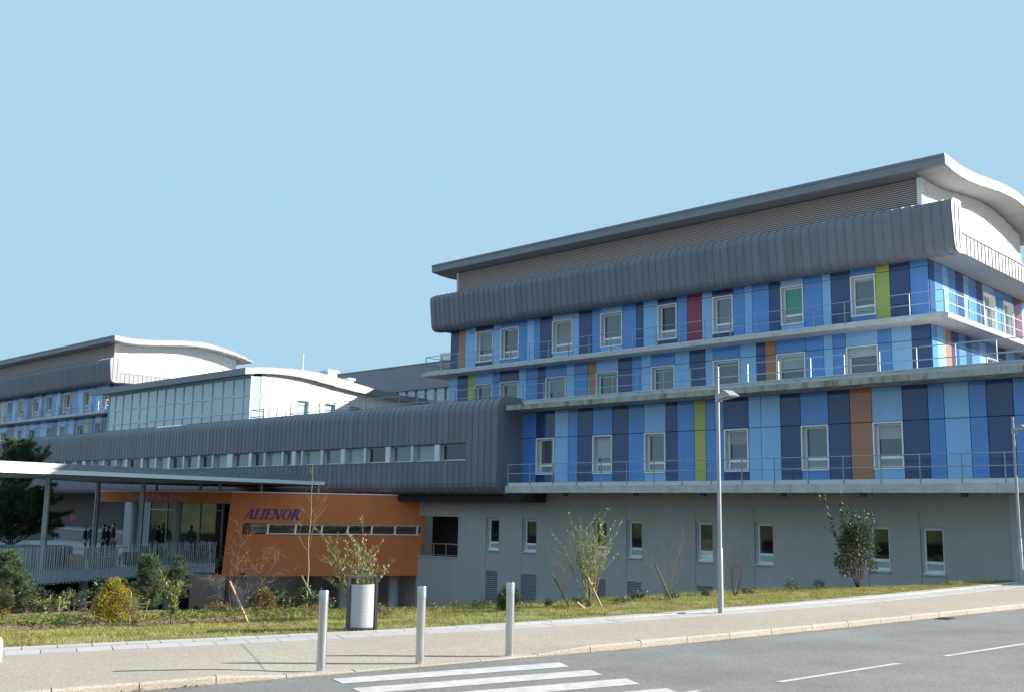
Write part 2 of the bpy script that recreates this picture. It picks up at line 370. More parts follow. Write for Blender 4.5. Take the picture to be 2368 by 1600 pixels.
# slab edging: two rows
se = tag(bpy.data.objects.new('paving_edge', None), kind='structure'); COL.objects.link(se)
for row, (f0, f1) in enumerate(((0, .36), (.36, 1))):
    y = 3.0 + .25 * row; step = .46
    yy = y
    while yy < 34:
        P = []
        for q in (yy + .006, yy + step - .006):
            a, b = aty(INNER, q * 1.0), aty(LAWN_E, q + .42)
            P.append((b.lerp(a, f0), b.lerp(a, f1 - .012)))
        V = []
        dz = random.uniform(.003, .008) + (.02 if row == 0 else 0)
        for zz in (-.05, dz):
            for (a, b) in P:
                V += [(a.x, a.y, plane(a.x, a.y) + zz), (b.x, b.y, plane(b.x, b.y) + zz)]
        m = MB(); m.add(V, [(0, 1, 3, 2), (4, 6, 7, 5), (0, 4, 5, 1), (2, 3, 7, 6), (0, 2, 6, 4), (1, 5, 7, 3)]); m.build('paving_slab', 'slab', se); yy += step
# base under the slabs
b = MB(); V = []; ys = np.linspace(-6, 47, 120)
for y in ys:
    a, c = aty(INNER, y), aty(LAWN_E, y + .42); a = a + (a - c).normalized() * .1
    V += [(a.x, a.y, plane(a.x, a.y) - .012), (c.x, c.y, plane(c.x, c.y) - .012)]
b.add(V, [(2 * i, 2 * i + 2, 2 * i + 3, 2 * i + 1) for i in range(len(ys) - 1)]); b.build('slab_bed', 'kerb', se)
# terrain beyond the lawn: one sheet
xs = np.concatenate([np.arange(-150, -60, 3.), np.arange(-60, -8, .6)]); ys = np.concatenate([np.arange(-40, 0, 3.), np.arange(0, 40, .6), np.arange(40, 64, 3.)])
V = np.array([(x, y, terr(x, y) - (.05 if edist(x, y) < 3.6 else .0) - (.5 if edist(x, y) < -.1 else 0) + (.03 * math.sin(x * 3.1 + y * 1.7) * math.sin(y * 2.3) if edist(x, y) > 3.4 else 0)) for x in xs for y in ys])
ny = len(ys); F = np.array([(i * ny + j, (i + 1) * ny + j, (i + 1) * ny + j + 1, i * ny + j + 1) for i in range(len(xs) - 1) for j in range(ny - 1)])
so_ = npmesh('planting_bed', V, F, 'soil', smooth=True); tag(so_, kind='structure')
# lawn strip
LW_ = smooth_line(PB, .25, 20); NT = 14; V = []
def lawn_w(y):
    return interp([(0, 3.0), (9, 3.0), (12, 3.1), (18, 3.6), (23, 3.4), (27, 2.4), (30, 1.2), (32, .3), (36, .1)], y) + .12 * math.sin(y * 5.1) + .1 * math.sin(y * 11.7)
norms = offs(LW_, 1.0)
for p, q in zip(LW_, norms):
    nn = q - p; w = lawn_w(p.y)
    for t in range(NT + 1):
        r = p + nn * w * t / NT; V.append((r.x, r.y, terr(r.x, r.y) + .008 + .012 * math.sin(r.x * 4.3) * math.sin(r.y * 3.7)))
n = len(LW_); F = [(i * (NT + 1) + t, i * (NT + 1) + t + 1, (i + 1) * (NT + 1) + t + 1, (i + 1) * (NT + 1) + t)[::-1] for i in range(n - 1) for t in range(NT)]
lm = MB(); lm.add(V, F); lm.build('lawn', 'lawn', smooth=True, kind='structure')
def blades(name, P, h, w, m, lean=.45, **kw):
    n = len(P); a = RNG.uniform(0, 2 * np.pi, n); hh = h * RNG.uniform(.5, 1.25, n); ww = w * RNG.uniform(.7, 1.3, n)
    la = RNG.uniform(0, 2 * np.pi, n); ll = hh * RNG.uniform(0, lean, n) * 1.3
    d = np.stack([np.cos(a), np.sin(a), np.zeros(n)], 1) * ww[:, None] / 2
    tip = P + np.stack([np.cos(la) * ll, np.sin(la) * ll, hh], 1)
    V = np.stack([P - d, P + d, tip], 1).reshape(-1, 3)
    return tag(npmesh(name, V, np.arange(3 * n).reshape(n, 3), m), **kw)
pts = []
NB = 130000; ii = RNG.integers(20, len(LW_) - 60, NB); tt = RNG.random(NB)
for i, t in zip(ii, tt):
    p = LW_[i]
    if not 4.5 < p.y < 36: continue
    nn = norms[i] - p; dl = (LW_[i + 1] - p) * random.random(); w = lawn_w(p.y)
    r = p + nn * w * (t * 1.03) + dl
    if math.sin(r.x * 2.3 + 1.1) * math.sin(r.y * 1.7) + math.sin(r.x * 5.9 + r.y * 4.1) * .5 < -.75 and random.random() < .75: continue
    pts.append((r.x, r.y, terr(r.x, r.y)))
blades('lawn_grass', np.array(pts), .055, .014, 'grass', lean=1.1, label='short sunlit grass growing along the paved path', cat='grass', kind='stuff')
pts = []
for _ in range(9000):
    i = random.randrange(40, len(LW_) - 60); p = LW_[i]
    if not 10.5 < p.y < 34: continue
    nn = norms[i] - p; r = p + nn * (lawn_w(p.y) + random.gauss(0, .16)) + (LW_[i + 1] - p) * random.random(); pts.append((r.x, r.y, terr(r.x, r.y)))
blades('tall_grass', np.array(pts), .13, .014, 'grass', lean=.8, label='longer grass at the far edge of the lawn', cat='grass', kind='stuff')
# litter on the soil and by the kerb
pts = []
for _ in range(2600):
    x = random.uniform(-26, -17); y = random.uniform(6, 13); e = edist(x, y)
    if 2.9 < e < 6: pts.append((x, y, terr(x, y) + .012))
for _ in range(150):
    i = random.randrange(20, 60); p = KERB[i]; pts.append((p.x + random.uniform(.0, .25) ** 1.5, p.y + random.uniform(-.1, .1), rz(p.x, p.y) + .006))
blades('leaf_litter', np.array(pts), .03, .05, 'litter', lean=3, label='scattered dry leaves and bark on soil and kerb', cat='leaf litter', kind='stuff')
# sandy dirt lying in the gutter and darker oil and tyre marks on the lane
V = []; F = []; kk = KERB[8:150:2]; ko = offs(KERB, -.001)[8:150:2]; rr_ = [random.uniform(.06, .30) for _ in kk]
for p, r in zip(kk, rr_): V += [(p.x + .002, p.y, rz(p.x, p.y) + .003), (p.x + r * .96, p.y - r * .25, rz(p.x + r, p.y) + .003)]
b = MB(); b.add(V, [(2 * i, 2 * i + 1, 2 * i + 3, 2 * i + 2) for i in range(len(kk) - 1)]); b.build('gutter_dirt', 'dirt', road)
# gutter drain
dr = MB(); dx, dy = -8.3, 20.7
for k in range(7): dr.box(dx - .02, dx + .26, dy + k * .07, dy + k * .07 + .03, rz(dx, dy) - .02, rz(dx, dy + k * .07) + .012)
dr.build('gutter_grate', 'dark_metal', road)
# ------------------------------------------------------------------ building pieces
def window_y(parent, x0, x1, z0, z1, Y, style=1, trim=True, depth=.3, pane='glass', sillbox=False, split=.24):
    """a window in a wall facing -Y: outer trim, reveal, inner frame, two panes"""
    t = .055; b = MB(); F0 = Y + depth
    if trim:
        b.box(x0, x1, Y - .05, Y + .0, z1 - t, z1); b.box(x0, x1, Y - .06, Y + .0, z0, z0 + t)
        b.box(x0, x0 + t, Y - .05, Y, z0 + t, z1 - t); b.box(x1 - t, x1, Y - .05, Y, z0 + t, z1 - t)
    rv = .02                                                       # reveal linings
    b.box(x0 + .003, x0 + t - .003, Y + .001, F0, z0, z1, 1); b.box(x1 - t + .003, x1 - .003, Y + .001, F0, z0, z1, 1)
    b.box(x0 + t, x1 - t, Y + .001, F0, z1 - t + .003, z1 - .003, 1); b.box(x0 + t, x1 - t, Y + .001, F0, z0 + .003, z0 + t - .003, 0)
    xa, xb, za, zb = x0 + t, x1 - t, z0 + t, z1 - t
    fw = .075; zm = za + (zb - za) * split
    yf0, yf1 = F0 - .07, F0 - .005
    b.box(xa, xa + fw, yf0, yf1, za, zb); b.box(xb - fw, xb, yf0, yf1, za, zb)
    b.box(xa + fw, xb - fw, yf0, yf1, zb - fw, zb); b.box(xa + fw, xb - fw, yf0, yf1, za, za + fw)
    b.box(xa + fw, xb - fw, yf0 - .012, yf1, zm - .055, zm + .055)
    if style == 5: b.box(xa + fw + (xb - xa) * .17, xa + fw * 2 + (xb - xa) * .17, yf0 - .005, yf1, zm + .055, zb - fw)
    if sillbox: b.box(x0 - .03, x1 + .03, Y - .09, Y - .002, z0 - .05, z0 - .002)
    w = b.build('window', ['white', 'alu'], parent)
    xs0, xs1 = xa + fw, xb - fw
    bx('pane', xs0, xs1, F0 - .045, F0 - .025, zm + .055, zb - fw, {4: 'glass_green', 3: 'glass_dark'}.get(style, pane), w)
    bx('lower_pane', xs0, xs1, F0 - .045, F0 - .025, za + fw, zm - .055, 'glass_blind' if pane != 'glass_dark' else 'glass_teal', w)
    if style == 1 and pane == 'glass' and z0 > 3 and random.random() < .45:
        hb_ = (zb - zm) * random.choice((.18, .3, .5, .8, 1.0)) - fw - .06; bx('blind', xs0 + .01, xs1 - .01, F0 - .05, F0 - .046, zb - fw - max(.1, hb_), zb - fw, 'blind', w)
    if style == 2:
        s = MB(); h = (zb - za) * (.60 if z0 < 6 else .22); k = int(h / .055)
        for i in range(k): s.box(xs0 - .05, xs1 + .05, yf0 - .05, yf0 - .02, zb - (i + 1) * h / k + .006, zb - i * h / k)
        s.build('roller_shutter', 'shutter', w)
    return w
def window_x(parent, y0, y1, z0, z1, X):
    t = .045; b = MB(); d = .3
    b.box(X, X + .05, y0, y1, z1 - t, z1); b.box(X, X + .05, y0, y1, z0, z0 + t); b.box(X, X + .05, y0, y0 + t, z0 + t, z1 - t); b.box(X, X + .05, y1 - t, y1, z0 + t, z1 - t)
    b.box(X - d, X - .001, y0 + .003, y0 + t - .003, z0, z1); b.box(X - d, X - .001, y1 - t + .003, y1 - .003, z0, z1)
    b.box(X - d, X - .001, y0 + t, y1 - t, z1 - t + .003, z1 - .003); b.box(X - d, X - .001, y0 + t, y1 - t, z0 + .003, z0 + t - .003)
    w = b.build('window', 'white', parent); bx('pane', X - d + .02, X - d + .04, y0 + t, y1 - t, z0 + t, z1 - t, 'glass_blind', w); return w
def facade(parent, cols, Y, zb, zj, zt, zsill, split=.24, pane='glass'):
    g = .013
    for x0, x1, c, w in cols:
        if w:
            window_y(parent, x0 + g, x1 - g, zsill, zj - .01, Y, w, pane=pane, split=split)
            bx('facade_panel', x0 + g, x1 - g, Y - .012, Y + .03, zj + g, zt, c, parent)
            if zsill - .02 > zb: bx('facade_panel', x0 + g, x1 - g, Y - .012, Y + .03, zb, zsill - .012, c, parent)
        else:
            bx('facade_panel', x0 + g, x1 - g, Y - .012, Y + .03, zj + g, zt, c, parent)
            bx('facade_panel', x0 + g, x1 - g, Y - .012, Y + .03, zb, zj - g, c, parent)
def railing(parent, pts, z0, hts, step=1.5, toe=None, post_w=.05):
    """rails along a polyline with evenly spaced posts"""
    b = MB()
    for h in hts: b.tube([(x, y, z0 + h) for x, y in pts], .021, 8)
    r = b.build('railing', 'rail', parent, smooth='auto')
    for (a, c) in zip(pts, pts[1:]):
        a, c = Vector((*a, 0)), Vector((*c, 0)); n = max(1, round((c - a).length / step)); d = (c - a).normalized()
        for i in range(n + 1):
            if i == n and (c.x, c.y) != tuple(pts[-1]): continue
            p = a.lerp(c, i / n)
            if abs(d.x) > abs(d.y): bx('railing_post', p.x - .012, p.x + .012, p.y - .03, p.y + .03, z0 - .02, z0 + max(hts), 'rail', r)
            else: bx('railing_post', p.x - .03, p.x + .03, p.y - .012, p.y + .012, z0 - .02, z0 + max(hts), 'rail', r)
            if toe and i < n: bx('toe_plate', p.x + .03, p.x + (c - a).length / n - .03, p.y - .006, p.y + .006, z0 + .0, z0 + toe, 'alu', r)
    return r
def tray_mesh(name, prof, w, m='zinc', seam=.03, st=.02):
    """one standing seam tray: a profile in (y,z) of width w with its raised seam"""
    b = MB(); V = []; n = len(prof); F = []
    P = [Vector((0, y, z)) for y, z in prof]; N = []
    for i in range(n):
        t = (P[min(i + 1, n - 1)] - P[max(i - 1, 0)]).normalized(); N.append(Vector((0, -t.z, t.y)))
    # make sure the normal points outwards (towards -y overall)
    mid = N[n // 2]
    if mid.y > 0: N = [-q for q in N]
    for p, q in zip(P, N):
        o = p + q * seam
        V += [(0, p.y, p.z), (w - st, p.y, p.z), (w - st, o.y, o.z), (w, o.y, o.z), (w, p.y, p.z)]
    for i in range(n - 1):
        for j in range(4): F.append((i * 5 + j, i * 5 + j + 1, (i + 1) * 5 + j + 1, (i + 1) * 5 + j))
    b.add(V, F); me = b.mesh(name, m)
    return me
def trays(parent, me, x0, x1, w, name='cladding_tray'):
    n = int(round((x1 - x0) / w)); s = (x1 - x0) / n / w
    for i in range(n):
        o = bpy.data.objects.new(name, me); COL.objects.link(o)
        o.matrix_basis = Matrix.Translation((x0 + i * (x1 - x0) / n, 0, 0)) @ Matrix.Diagonal((s, 1, 1, 1)); setpar(o, parent)
def trays_joined(parent, prof, x0, x1, w, m='zinc'):
    src = tray_mesh('tmp', prof, w, m); b = MB(); n = int(round((x1 - x0) / w)); V0 = [v.co.copy() for v in src.vertices]; F0 = [tuple(p.vertices) for p in src.polygons]
    for i in range(n): b.add([(v.x + x0 + i * w, v.y, v.z) for v in V0], F0)
    bpy.data.meshes.remove(src); return b.build('cladding_run', m, parent, kind='stuff')
def wave_roof(parent, x0, x1, top, bot, m_edge='zinc_roof', name='roof'):
    ys = sorted(set([p[0] for p in top] + [p[0] for p in bot] + list(np.linspace(top[0][0], top[-1][0], 48))))
    def cr(tab, y):      # smooth interpolation
        X = [p[0] for p in tab]; Z = [p[1] for p in tab]
        return float(np.interp(y, X, Z))
    zt = [cr(top, y) for y in ys]; zb = [cr(bot, y) for y in ys]
    for z in (zt, zb):
        for _ in range(14):
            z[1:-1] = [(z[i - 1] + 2 * z[i] + z[i + 1]) / 4 for i in range(1, len(z) - 1)]
    V = []; n = len(ys)
    for x in (x0, x1):
        for y, a, c in zip(ys, zb, zt): V += [(x, y, a), (x, y, c)]
    F = []; k = 2 * n
    for i in range(n - 1):
        F += [(2 * i, 2 * i + 2, 2 * i + 3, 2 * i + 1)[::-1], (k + 2 * i, k + 2 * i + 2, k + 2 * i + 3, k + 2 * i + 1)]
        F += [(2 * i + 1, 2 * i + 3, k + 2 * i + 3, k + 2 * i + 1)[::-1], (2 * i, k + 2 * i, k + 2 * i + 2, 2 * i + 2)[::-1]]
    F += [(0, 1, k + 1, k)[::-1], (2 * n - 2, k + 2 * n - 2, k + 2 * n - 1, 2 * n - 1)[::-1]]
    b = MB(); b.add(V, F); r = b.build(name, m_edge, parent)
    return r, ys, zb, zt
def corrugated_x(parent, X, y0, y1, z0, ztop, holes=(), name='corrugated_wall', pitch=.14, m='white_metal'):
    """horizontally ribbed sheet facing +X; ztop(y)"""
    ysamp = sorted(set(list(np.linspace(y0, y1, 40)) + [h for q in holes for h in q[:2]]))
    zmax = max(ztop(y) for y in ysamp); rows = [z0 + i * pitch / 2 for i in range(int((zmax - z0) / (pitch / 2)) + 2)]
    V = []; idx = {}
    for i, y in enumerate(ysamp):
        for j, z in enumerate(rows):
            V.append((X + (.045 if j % 2 else 0), y, min(z, ztop(y))))
    nr = len(rows); F = []
    for i in range(len(ysamp) - 1):
        ym = (ysamp[i] + ysamp[i + 1]) / 2
        for j in range(nr - 1):
            zm = (rows[j] + rows[j + 1]) / 2
            if any(h[0] < ym < h[1] and h[2] < zm < h[3] for h in holes): continue
            if rows[j] >= max(ztop(ysamp[i]), ztop(ysamp[i + 1])): continue
            F.append((i * nr + j, (i + 1) * nr + j, (i + 1) * nr + j + 1, i * nr + j + 1))
    b = MB(); b.add(V, F); return b.build(name, m, parent)
ROOF_BOT = [(45.4, 17.46), (46.0, 17.37), (47, 17.31), (48.3, 17.35), (50, 17.53), (52, 17.79), (53.8, 17.95), (55.1, 17.97), (57, 17.8), (58.8, 17.52), (60.0, 17.25), (60.9, 17.05)]
ROOF_TOP = [(45.4, 17.95), (46.0, 17.9), (47, 17.85), (48.3, 17.87), (50, 18.03), (52, 18.28), (53.8, 18.42), (55.1, 18.45), (57, 18.2), (58.8, 17.85), (60.0, 17.5), (60.9, 17.12)]
BAND = [(46.15, 13.47), (45.62, 13.43), (45.42, 13.47), (45.27, 13.57), (45.19, 13.75), (45.0, 15.38), (45.03, 15.58), (45.14, 15.72), (45.32, 15.79), (46.2, 15.80)]
def upper_block(B, xL, xR, L2, L3, near=True):
    """two storeys of coloured panels under a flared zinc band and a wave roof"""
    Y = 46.2; sx = xR + 18.1                                        # shift of this block against the near one
    bx('core_wall', xL, xR - .45, Y + .4, 59.6, 6.4, 13.5, 'backing', B)
    bx('core_wall', xL, xL + .3, Y + .03, 59.6, 6.4, 13.5, 'render', B)
    facade(B, L3, Y, 10.84, 13.17, 13.47, 11.21)
    facade(B, L2, Y, 7.46, 9.84, 10.49, 7.75)
    # balcony slab
    bl = bx('balcony_slab', xL - 1.4, xR + 1.25, 45.0, 60.2, 10.50, 10.72, 'concrete', B)
    bx('slab_upstand', xL - 1.25, xR + 1.1, 45.16, 46.1, 10.72, 10.80, 'alu', B)
    railing(B, [(xL - 1.15, 47.8), (xL - 1.15, 45.12), (xR + 1.06, 45.12), (xR + 1.06, 58)], 10.74, (1.02, .5))
    # flared band of zinc trays
    tm = tray_mesh('band_tray', BAND, .45); trays(B, tm, xL - .8, xR + 1.62, .45)
    e = MB(); xr = xR + 1.62                                        # end return, stepping down to a low parapet
    P = [(46.1, 13.47)] + BAND[1:-1] + [(46.1, 15.80)]
    e.add([(xr, y, z) for y, z in P] + [(xr - .06, y, z) for y, z in P], [tuple(range(len(P))), tuple(range(len(P), 2 * len(P)))[::-1]] + [(i, len(P) + i, len(P) + (i + 1) % len(P), (i + 1) % len(P)) for i in range(len(P))])
    e.build('band_end_return', 'zinc_roof', B)
    P0 = [(xL - .8, y, z) for y, z in P]; e = MB(); e.add(P0, [tuple(range(len(P)))[::-1]]); e.build('band_end_return', 'zinc', B)
    y = 46.12
    while y < 59.5:
        m = MB(); m.box(xr - .06, xr, y, y + .43, 13.47, 14.36); m.box(xr - .03, xr + .03, y + .43, y + .45, 13.47, 14.36); m.build('parapet_tray', 'zinc_roof', B); y += .45
    bx('parapet_cap', xr - .12, xr + .045, 46.12, y, 14.362, 14.41, 'zinc_roof', B)
    for z in (45.3, 45.75): bx('band_seam', xr, xr + .03, z, z + .02, 13.6, 15.75, 'zinc_roof', B)
    y = 45.75
    while y < 59.5:
        bx('soffit_board', xR + .04, xr - .07, y, y + .255, 13.475, 13.5, 'soffit', B); y += .285
    bx('band_core', xL - .7, xr - .1, 46.25, 59.4, 13.52, 14.3, 'backing', B)
    # plant storey: louvres in front, ribbed white sheet at the side
    xa, xb = xL + .5, xR - .15
    bx('louvre_backing', xa, xb - .3, Y + .22, Y + .26, 14.3, 17.36, 'louvre_dark', B)
    s = MB(); z = 15.2
    while z < 17.33:
        s.add([(xa, Y + .05, z), (xb - .2, Y + .05, z), (xb - .2, Y + .17, z + .085), (xa, Y + .17, z + .085), (xa, Y + .05, z + .022), (xb - .2, Y + .05, z + .022)], [(0, 1, 2, 3), (0, 4, 5, 1), (4, 3, 2, 5)]); z += .098
    s.build('louvre_slats', 'louvre', B, kind='stuff')
    bx('corner_post', xb - .2, xb + .02, Y + .02, Y + .24, 14.3, 17.36, 'white', B); bx('corner_post', xa - .08, xa, Y + .02, Y + .24, 14.3, 17.36, 'white', B)
    roof, ys, zb, zt = wave_roof(B, xL - 1.14, xR + 1.3, ROOF_TOP, ROOF_BOT)
    zbf = lambda q: float(np.interp(q, ys, zb)) - .004
    corrugated_x(B, xb - .02, Y + .24, 59.6, 13.5, zbf)
    bx('plant_wall_rear', xa, xb - .05, 59.55, 59.65, 13.5, 17.2, 'white_metal', B)
    # soffit sheets under the side overhang
    q = 45.5
    while q < 60:
        q2 = min(q + 2.3, 60.4); m = MB(); st = np.linspace(q + .01, q2 - .01, 6); V = []
        for yy in st: V += [(xb + .05, yy, zbf(yy) - .012), (xR + 1.28, yy, zbf(yy) - .012)]
        m.add(V, [(2 * i, 2 * i + 2, 2 * i + 3, 2 * i + 1)[::-1] for i in range(5)]); m.build('soffit_sheet', 'soffit', B); q = q2
    # a thin drip edge on the fascia
    bx('fascia_trim', xL - 1.14, xR + 1.3, 45.36, 45.395, 17.84, 17.955, 'zinc_roof', B)
def side_panels(B, X, ys, cols, zb, zt, zj, wins=()):
    for y0, y1, c in zip(ys, ys[1:], cols):
        if any(abs(y0 - w[0]) < .05 for w in wins):
            window_x(B, y0 + .01, y1 - .01, zb + .4, zj - .01, X); bx('facade_panel', X - .03, X + .012, y0 + .009, y1 - .009, zj + .009, zt, c, B); bx('facade_panel', X - .03, X + .012, y0 + .009, y1 - .009, zb, zb + .38, c, B)
        else:
            bx('facade_panel', X - .03, X + .012, y0 + .009, y1 - .009, zj + .009, zt, c, B); bx('facade_panel', X - .03, X + .012, y0 + .009, y1 - .009, zb, zj - .009, c, B)

# ------------------------------------------------------------------ near block with its podium
NB_ = empty('hospital_block', (-30, 46, -3), 'large blue panelled block with grey zinc band and wave roof at right', 'building', 'panelled hospital blocks')
L1 = [[-36.69, -35.66, "m", 0], [-35.66, -34.43, "d", 1], [-34.43, -33.53, "l", 0], [-33.53, -32.92, "m", 0], [-32.92, -31.98, "d", 0], [-31.98, -30.77, "m", 2], [-30.77, -29.83, "d", 0], [-29.83, -28.91, "m", 0], [-28.91, -27.7, "l", 1], [-27.7, -27.07, "d", 0], [-27.07, -26.15, "m", 0], [-26.15, -25.55, "y", 0], [-25.55, -24.62, "m", 0], [-24.62, -23.4, "d", 1], [-23.4, -22.8, "l", 0], [-22.8, -21.88, "l", 0], [-21.88, -20.96, "d", 0], [-20.96, -19.73, "m", 1], [-19.73, -18.8, "d", 0], [-18.8, -17.89, "o", 0], [-17.89, -16.66, "l", 1], [-16.66, -15.68, "d", 0], [-15.68, -15.07, "m", 0], [-15.07, -14.15, "l", 0], [-14.15, -13.53, "m", 0], [-13.53, -12.61, "d", 0]]
L2 = [[-49.51, -48.72, "l", 0], [-48.72, -47.78, "d", 0], [-47.78, -47.15, "y", 0], [-47.15, -45.53, "l", 1], [-45.53, -44.91, "m", 0], [-44.91, -43.3, "d", 1], [-43.3, -42.68, "l", 0], [-42.68, -41.74, "m", 0], [-41.74, -41.11, "d", 0], [-41.11, -39.49, "m", 1], [-39.49, -38.86, "l", 0], [-38.86, -37.89, "m", 0], [-37.89, -37.26, "o", 0], [-37.26, -35.67, "l", 1], [-35.67, -34.72, "d", 0], [-34.72, -34.09, "m", 0], [-34.09, -33.42, "l", 0], [-33.42, -31.85, "m", 1], [-31.85, -30.91, "l", 0], [-30.91, -29.94, "d", 0], [-29.94, -29.47, "l", 0], [-29.47, -27.87, "m", 1], [-27.87, -26.92, "l", 0], [-26.92, -26.43, "d", 0], [-26.43, -25.81, "o", 0], [-25.81, -24.22, "m", 1], [-24.22, -23.27, "m", 0], [-23.27, -22.79, "l", 0], [-22.79, -22.14, "m", 0], [-22.14, -20.56, "l", 2], [-20.56, -19.93, "m", 0], [-19.93, -18.97, "l", 0], [-18.97, -18.12, "d", 0]]
L3 = [[-49.48, -48.74, "d", 0], [-48.74, -48.1, "o", 0], [-48.1, -47.11, "l", 0], [-47.11, -45.55, "d", 1], [-45.55, -44.92, "l", 0], [-44.92, -43.32, "m", 1], [-43.32, -42.68, "m", 0], [-42.68, -42.06, "l", 0], [-42.06, -41.58, "m", 0], [-41.58, -40.62, "d", 0], [-40.62, -39.01, "l", 1], [-39.01, -38.54, "l", 0], [-38.54, -37.58, "d", 0], [-37.58, -36.96, "m", 0], [-36.96, -35.37, "l", 1], [-35.37, -34.41, "m", 0], [-34.41, -33.92, "d", 0], [-33.92, -32.96, "l", 0], [-32.96, -31.69, "d", 3], [-31.69, -31.04, "m", 0], [-31.04, -30.11, "r", 0], [-30.11, -29.46, "l", 0], [-29.46, -28.21, "d", 1], [-28.21, -27.55, "m", 0], [-27.55, -27.09, "l", 0], [-27.09, -26.13, "m", 0], [-26.13, -25.49, "d", 0], [-25.49, -24.24, "l", 4], [-24.24, -23.25, "m", 0], [-23.25, -22.8, "l", 0], [-22.8, -21.82, "d", 0], [-21.82, -20.57, "m", 1], [-20.57, -19.89, "y", 0], [-19.89, -18.94, "d", 0], [-18.94, -18.1, "m", 0]]
upper_block(NB_, -49.5, -18.1, L2, L3)
YS3 = [46.26, 46.86, 47.82, 48.48, 49.39, 50.39, 51.02, 52.03, 52.91, 54.6, 55.75, 57.29, 57.8, 58.67, 59.4]
side_panels(NB_, -18.1, YS3, 'dmlmdlmdlmmdrl', 10.84, 13.47, 13.08, wins=((52.91,), (55.75,)))
YS2 = [46.26, 46.86, 47.82, 48.5, 49.41, 50.3, 51.03, 52.06, 52.93, 54.5, 55.8, 57.2, 58.4, 59.4]
side_panels(NB_, -18.1, YS2, 'mlodmdmlmdlmd', 7.46, 10.49, 9.84, wins=((52.93,),))
# podium storey
W1 = 39.4; XE = -4.4
last = L1[-1][1]; extra = [('m', 1.1), ('l', .8), ('d', 1.0), ('m', 1.45), ('l', .9), ('d', 1.1), ('m', 1.2), ('l', 1.0), ('m', .9), ('d', 1.3), ('l', 1.1), ('m', 1.2), ('d', .8), ('l', 1.4)]
x = last
for c, w in extra:
    if x + w < XE: L1.append([x, x + w, c, 0]); x += w
XE = x
facade(NB_, L1, W1, 3.42, 5.63, 6.96, 3.78)
bx('core_wall', -36.6, XE - .05, W1 + .42, 60, -5, 6.94, 'backing', NB_)
bx('podium_end_wall', XE - .04, XE, W1 - .01, 60, -5, 6.96, 'render', NB_)
# terrace slab over the podium: mossy lip, upstand and rail
bx('terrace_slab', -36.5, XE + 1.2, 38.0, 46.15, 6.98, 7.22, 'moss', NB_)
bx('terrace_upstand', -35.75, XE + 1.0, 38.5, 46.14, 7.222, 7.44, 'concrete', NB_)
bx('terrace_cap', -35.8, XE + 1.05, 38.47, 38.72, 7.442, 7.475, 'alu', NB_)
railing(NB_, [(-35.9, 38.6), (XE + .9, 38.6)], 7.47, (.81, .33), 1.46)
# lower balcony
js = [-35.69, -32.3, -28.6, -24.4, -20.3, -17.0, -12.6, -8.6, XE + 1.2]
for a, c in zip(js, js[1:]): bx('balcony_slab', a + .006, c - .006, 37.2, 39.38, 2.84, 3.17, 'concrete', NB_)
bx('slab_core', -35.4, XE + 1, 37.4, 39.6, 2.86, 3.15, 'backing', NB_)
bx('panel_plinth', -36.6, XE, 39.39, 39.42, 3.17, 3.415, 'alu', NB_)
railing(NB_, [(-35.6, 37.3), (-35.6 + 1.455 * 22, 37.3)], 3.17, (1.03, .59), 1.455, toe=.15)
for x in (-32.2, -28.1, -24.6, -20.9, -17.6, -13.9): bx('drain_outlet', x, x + .2, 37.45, 37.6, 2.70, 2.838, 'dark_metal', NB_)
# ground storey: rendered wall with window and vent openings
GW = [(-39.14, -38.19, -0.09, 1.6), (-36.56, -35.58, -0.09, 1.59), (-32.0, -31.11, -0.07, 1.62), (-29.96, -29.07, -0.09, 1.63), (-26.17, -25.28, -0.09, 1.64), (-23.24, -22.36, -0.09, 1.65), (-18.25, -17.39, -0.1, 1.63), (-16.21, -15.32, -0.12, 1.63)]
GL = [(-39.13, -38.24, -2.96, -1.11), (-36.63, -35.54, -2.79, -1.15), (-31.97, -31.15, -2.12, -1.14), (-29.93, -29.1, -2.09, -1.14), (-26.14, -25.29, -1.58, -1.11)]
def wall_holes(x0, x1, z0, z1, holes, Y, th, name, m, parent):
    xs = sorted({x0, x1, *[v for h in holes for v in h[:2]]}); zs = sorted({z0, z1, *[v for h in holes for v in h[2:4]]}); b = MB()
    for a, c in zip(xs, xs[1:]):
        z_start = None
        for d, e in list(zip(zs, zs[1:])) + [(None, None)]:
            solid = d is not None and not any(h[0] - 1e-6 < (a + c) / 2 < h[1] and h[2] < (d + e) / 2 < h[3] for h in holes)
            if solid and z_start is None: z_start = d
            if not solid and z_start is not None:
                ze = zs[-1] if d is None else d
                b.add([(a, Y, z_start), (c, Y, z_start), (c, Y, ze), (a, Y, ze)], [(0, 1, 2, 3)]); z_start = None
    for h in holes:
        xa, xb, za, zb = h[:4]
        b.add([(xa, Y, za), (xa, Y + th, za), (xa, Y + th, zb), (xa, Y, zb)], [(0, 1, 2, 3)[::-1]]); b.add([(xb, Y, za), (xb, Y + th, za), (xb, Y + th, zb), (xb, Y, zb)], [(0, 1, 2, 3)])
        b.add([(xa, Y, za), (xb, Y, za), (xb, Y + th, za), (xa, Y + th, za)], [(0, 1, 2, 3)]); b.add([(xa, Y, zb), (xb, Y, zb), (xb, Y + th, zb), (xa, Y + th, zb)], [(0, 1, 2, 3)[::-1]])
    return b.build(name, m, parent)
LOG = (-44.49, -41.25, -.56, 1.6)
wall_holes(-44.56, -12.95, -5.5, 2.84, [h for h in GW] + [h for h in GL] + [LOG], W1, .3, 'ground_wall', 'render', NB_)
